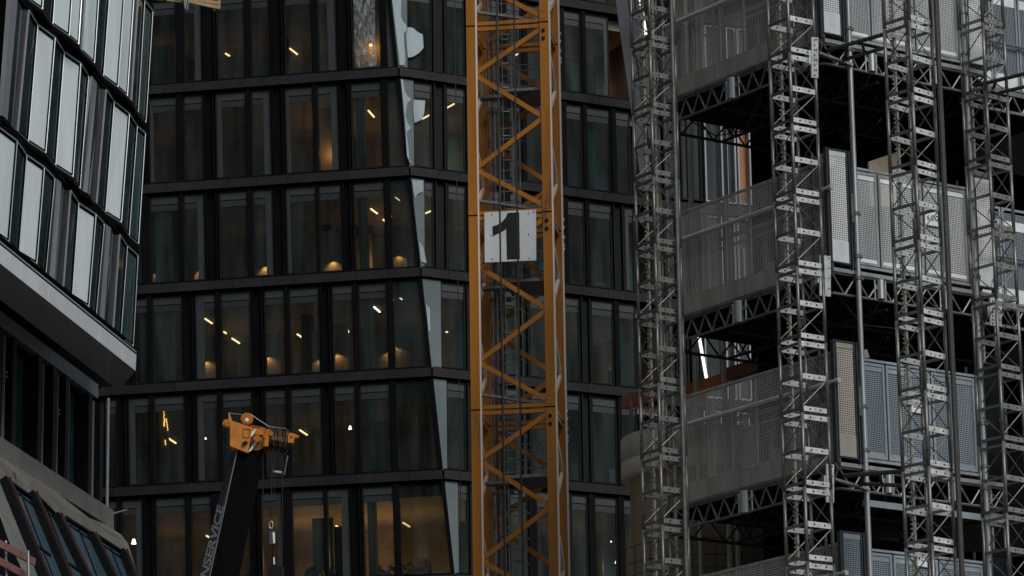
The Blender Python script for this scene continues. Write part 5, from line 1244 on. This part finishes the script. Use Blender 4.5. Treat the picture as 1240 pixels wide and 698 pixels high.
for y in (655, 675, 690):
    p = pt(760, y, Rd-1.5).z; pts_ = [V((ctr.x+(rad+.05)*math.cos(t), ctr.y+(rad+.05)*math.sin(t), p)) for t in [math.pi*(1.0+i*.06) for i in range(12)]]; rail.path(pts_, .012, 5)
for i in range(8):
    t = math.pi*(1.0+i*.09); z1 = pt(760, 655, Rd-1.5).z; rail.tube((ctr.x+(rad+.05)*math.cos(t), ctr.y+(rad+.05)*math.sin(t), z1), (ctr.x+(rad+.05)*math.cos(t), ctr.y+(rad+.05)*math.sin(t), z1-2.2), .012, 5)
tag(rail.build('guard_rail', M['dusty']), 'thin dark guard rail curving round the concrete column', 'railing')

# ================================================================== HANGING PLATFORM (top left)
Rh = 110.0
hp = thing('suspended_platform', 'ochre steel work platform hanging at the top left edge', 'platform', pt(232, 8, Rh))
YH = pt(232, 8, Rh).y
def hh_(x, y, k=0.0): return hit(V((0, YH-k, 0)), V((0, 1, 0)), x, y)
mb = MB(); mb.bar(hh_(182, -8), hh_(266, 10), .1, .1); mb.bar(hh_(232, -1), hh_(267, 4.5), .08, .1); mb.bar(hh_(182, -2, -.9), hh_(266, 7, -.9), .1, .08)
for x in (200, 222, 244, 265): mb.bar(hh_(x, 2+(x-222)*.18), hh_(x, 1+(x-222)*.14, -.9), .08, .08)
mb.build('floor_frame', M['gold'], hp)
mb = MB(); mb.bar(hh_(265.5, 11), hh_(265.5, -30), .07, .07, (0, 1, 0)); mb.bar(hh_(235, 5), hh_(235, -30), .06, .06, (0, 1, 0)); mb.bar(hh_(200, -2), hh_(200, -30), .05, .05, (0, 1, 0)); mb.build('rail_post', M['gold'], hp)
mb = MB()
for x, y in ((237, 8), (259, 12)): mb.tube(hh_(x, y, .02), hh_(x, y+1.8, .02), .05, 8)
mb.build('caster', M['dusty'], hp)
for x0, dx in ((223, 1.2), (227.5, -.6)):
    pts_ = [hh_(x0, -30, .2), hh_(x0, -2, .2), hh_(x0+dx, 9, .2), hh_(x0+dx*2.3, 12, .2), hh_(x0+dx*3.2, 5, .2), hh_(x0+dx*3.4, -30, .2)]
    tag(MB().path(pts_, .03, 6).build('rope_loop', M['curtain']), 'grey-green rope loop hanging over the ochre platform, '+('left one' if dx > 0 else 'right one'), 'rope', 'rope loops on the platform')

# ================================================================== UNSEEN BLOCKS ADDED ACROSS THE STREET (only to shape the glass reflections)
def opposite(x0, y0, sx, sy, h, ang, lab, material, fl=3.8, bay=3.0):
    root = thing('street_building', lab, 'building', (x0, y0, 0))
    ca, sa = math.cos(math.radians(ang)), math.sin(math.radians(ang))
    def T(x, y, z): return V((x0+x*ca-y*sa, y0+x*sa+y*ca, z))
    def bx(mb, a, b, m=0): mb.hexa([T(a[0], a[1], a[2]), T(b[0], a[1], a[2]), T(b[0], b[1], a[2]), T(a[0], b[1], a[2]), T(a[0], a[1], b[2]), T(b[0], a[1], b[2]), T(b[0], b[1], b[2]), T(a[0], b[1], b[2])], m)
    mb = MB(); bx(mb, (-sx/2, -sy/2, 0), (sx/2, sy/2, h)); mb.build('wall', material, root)
    mb = MB(); bx(mb, (-sx/4, -sy/4, h), (sx/4, sy/4, h+4)); mb.build('roof_plant', M['fascia2'], root)
    z = 2.0; k = 0
    while z < h-3:
        for sgn in (-1, 1):
            mb = MB(); bx(mb, (-sx/2+1, sgn*sy/2-.1, z), (sx/2-1, sgn*sy/2+.12, z+2.2)); 
            if k < 44: mb.build('window_strip', M['dglass'], root)
            k += 1
        z += fl
M['bluewall'] = mat('blue_grey_render_wall', (.10, .12, .13), .8, 0, .3, .2)
M['bluewall2'] = mat('cool_grey_facade', (.20, .25, .27), .7, 0, .5, .08)
M['pale'] = mat('pale_render_wall', (.38, .37, .34), .8, 0, .15, .2)
opposite(128, 62, 34, 12, 135, 40, 'pale office block across the street, seen only as a reflection', M['bluewall'])
opposite(-104, -87, 110, 24, 138, -20, 'tall brownish block across the street, mirrored in the dark facade', M['bluewall2'])
opposite(62, -62, 26, 26, 52, 20, 'lower pale block across the street, mirrored beside the slanted corner', M['pale'])

# loose cables on the site
def cable(pts, lab, r_=.014, material='rope'):
    P_ = []
    for a, b in zip(pts, pts[1:]):
        for i in range(6): P_.append(a.lerp(b, i/6))
    P_.append(pts[-1]); tag(MB().path(P_, r_, 5).build('cable', M[material]), lab, 'cable')
cable([rr(1171, -20, .3), rr(1173.5, 60, .3), rr(1174, 130, .32)], 'thin dark cable hanging down the top right end panel')
cable([rr(1181, 228, .3), rr(1184, 300, .3), rr(1186, 352, .3), rr(1190, 372, .35), rr(1186, 395, .3)], 'thin dark cable hanging down the right end panel of the middle deck')
cable([rl(935, 90, .3), rl(937, 140, .45), rl(942, 200, .4), rl(943, 250, .3)], 'thin cable drooping beside the left leg of the deck-corner mast', .018)
cable([kk(.3, .4, zK[2]-.2), kk(1.2, .5, zK[2]-.9), kk(2.3, .5, zK[2]-.85), kk(3.3, .4, zK[2]-.2)], 'sagging cable slung under the middle deck', .016, 'soot')
cable([kk(.2, 2.2, zK[1]-.5), kk(.4, 3.0, zK[1]-1.1), kk(.3, 3.9, zK[1]-1.0), kk(.2, 4.6, zK[1]-.5)], 'sagging cable slung under the uppermost visible deck', .016, 'soot')
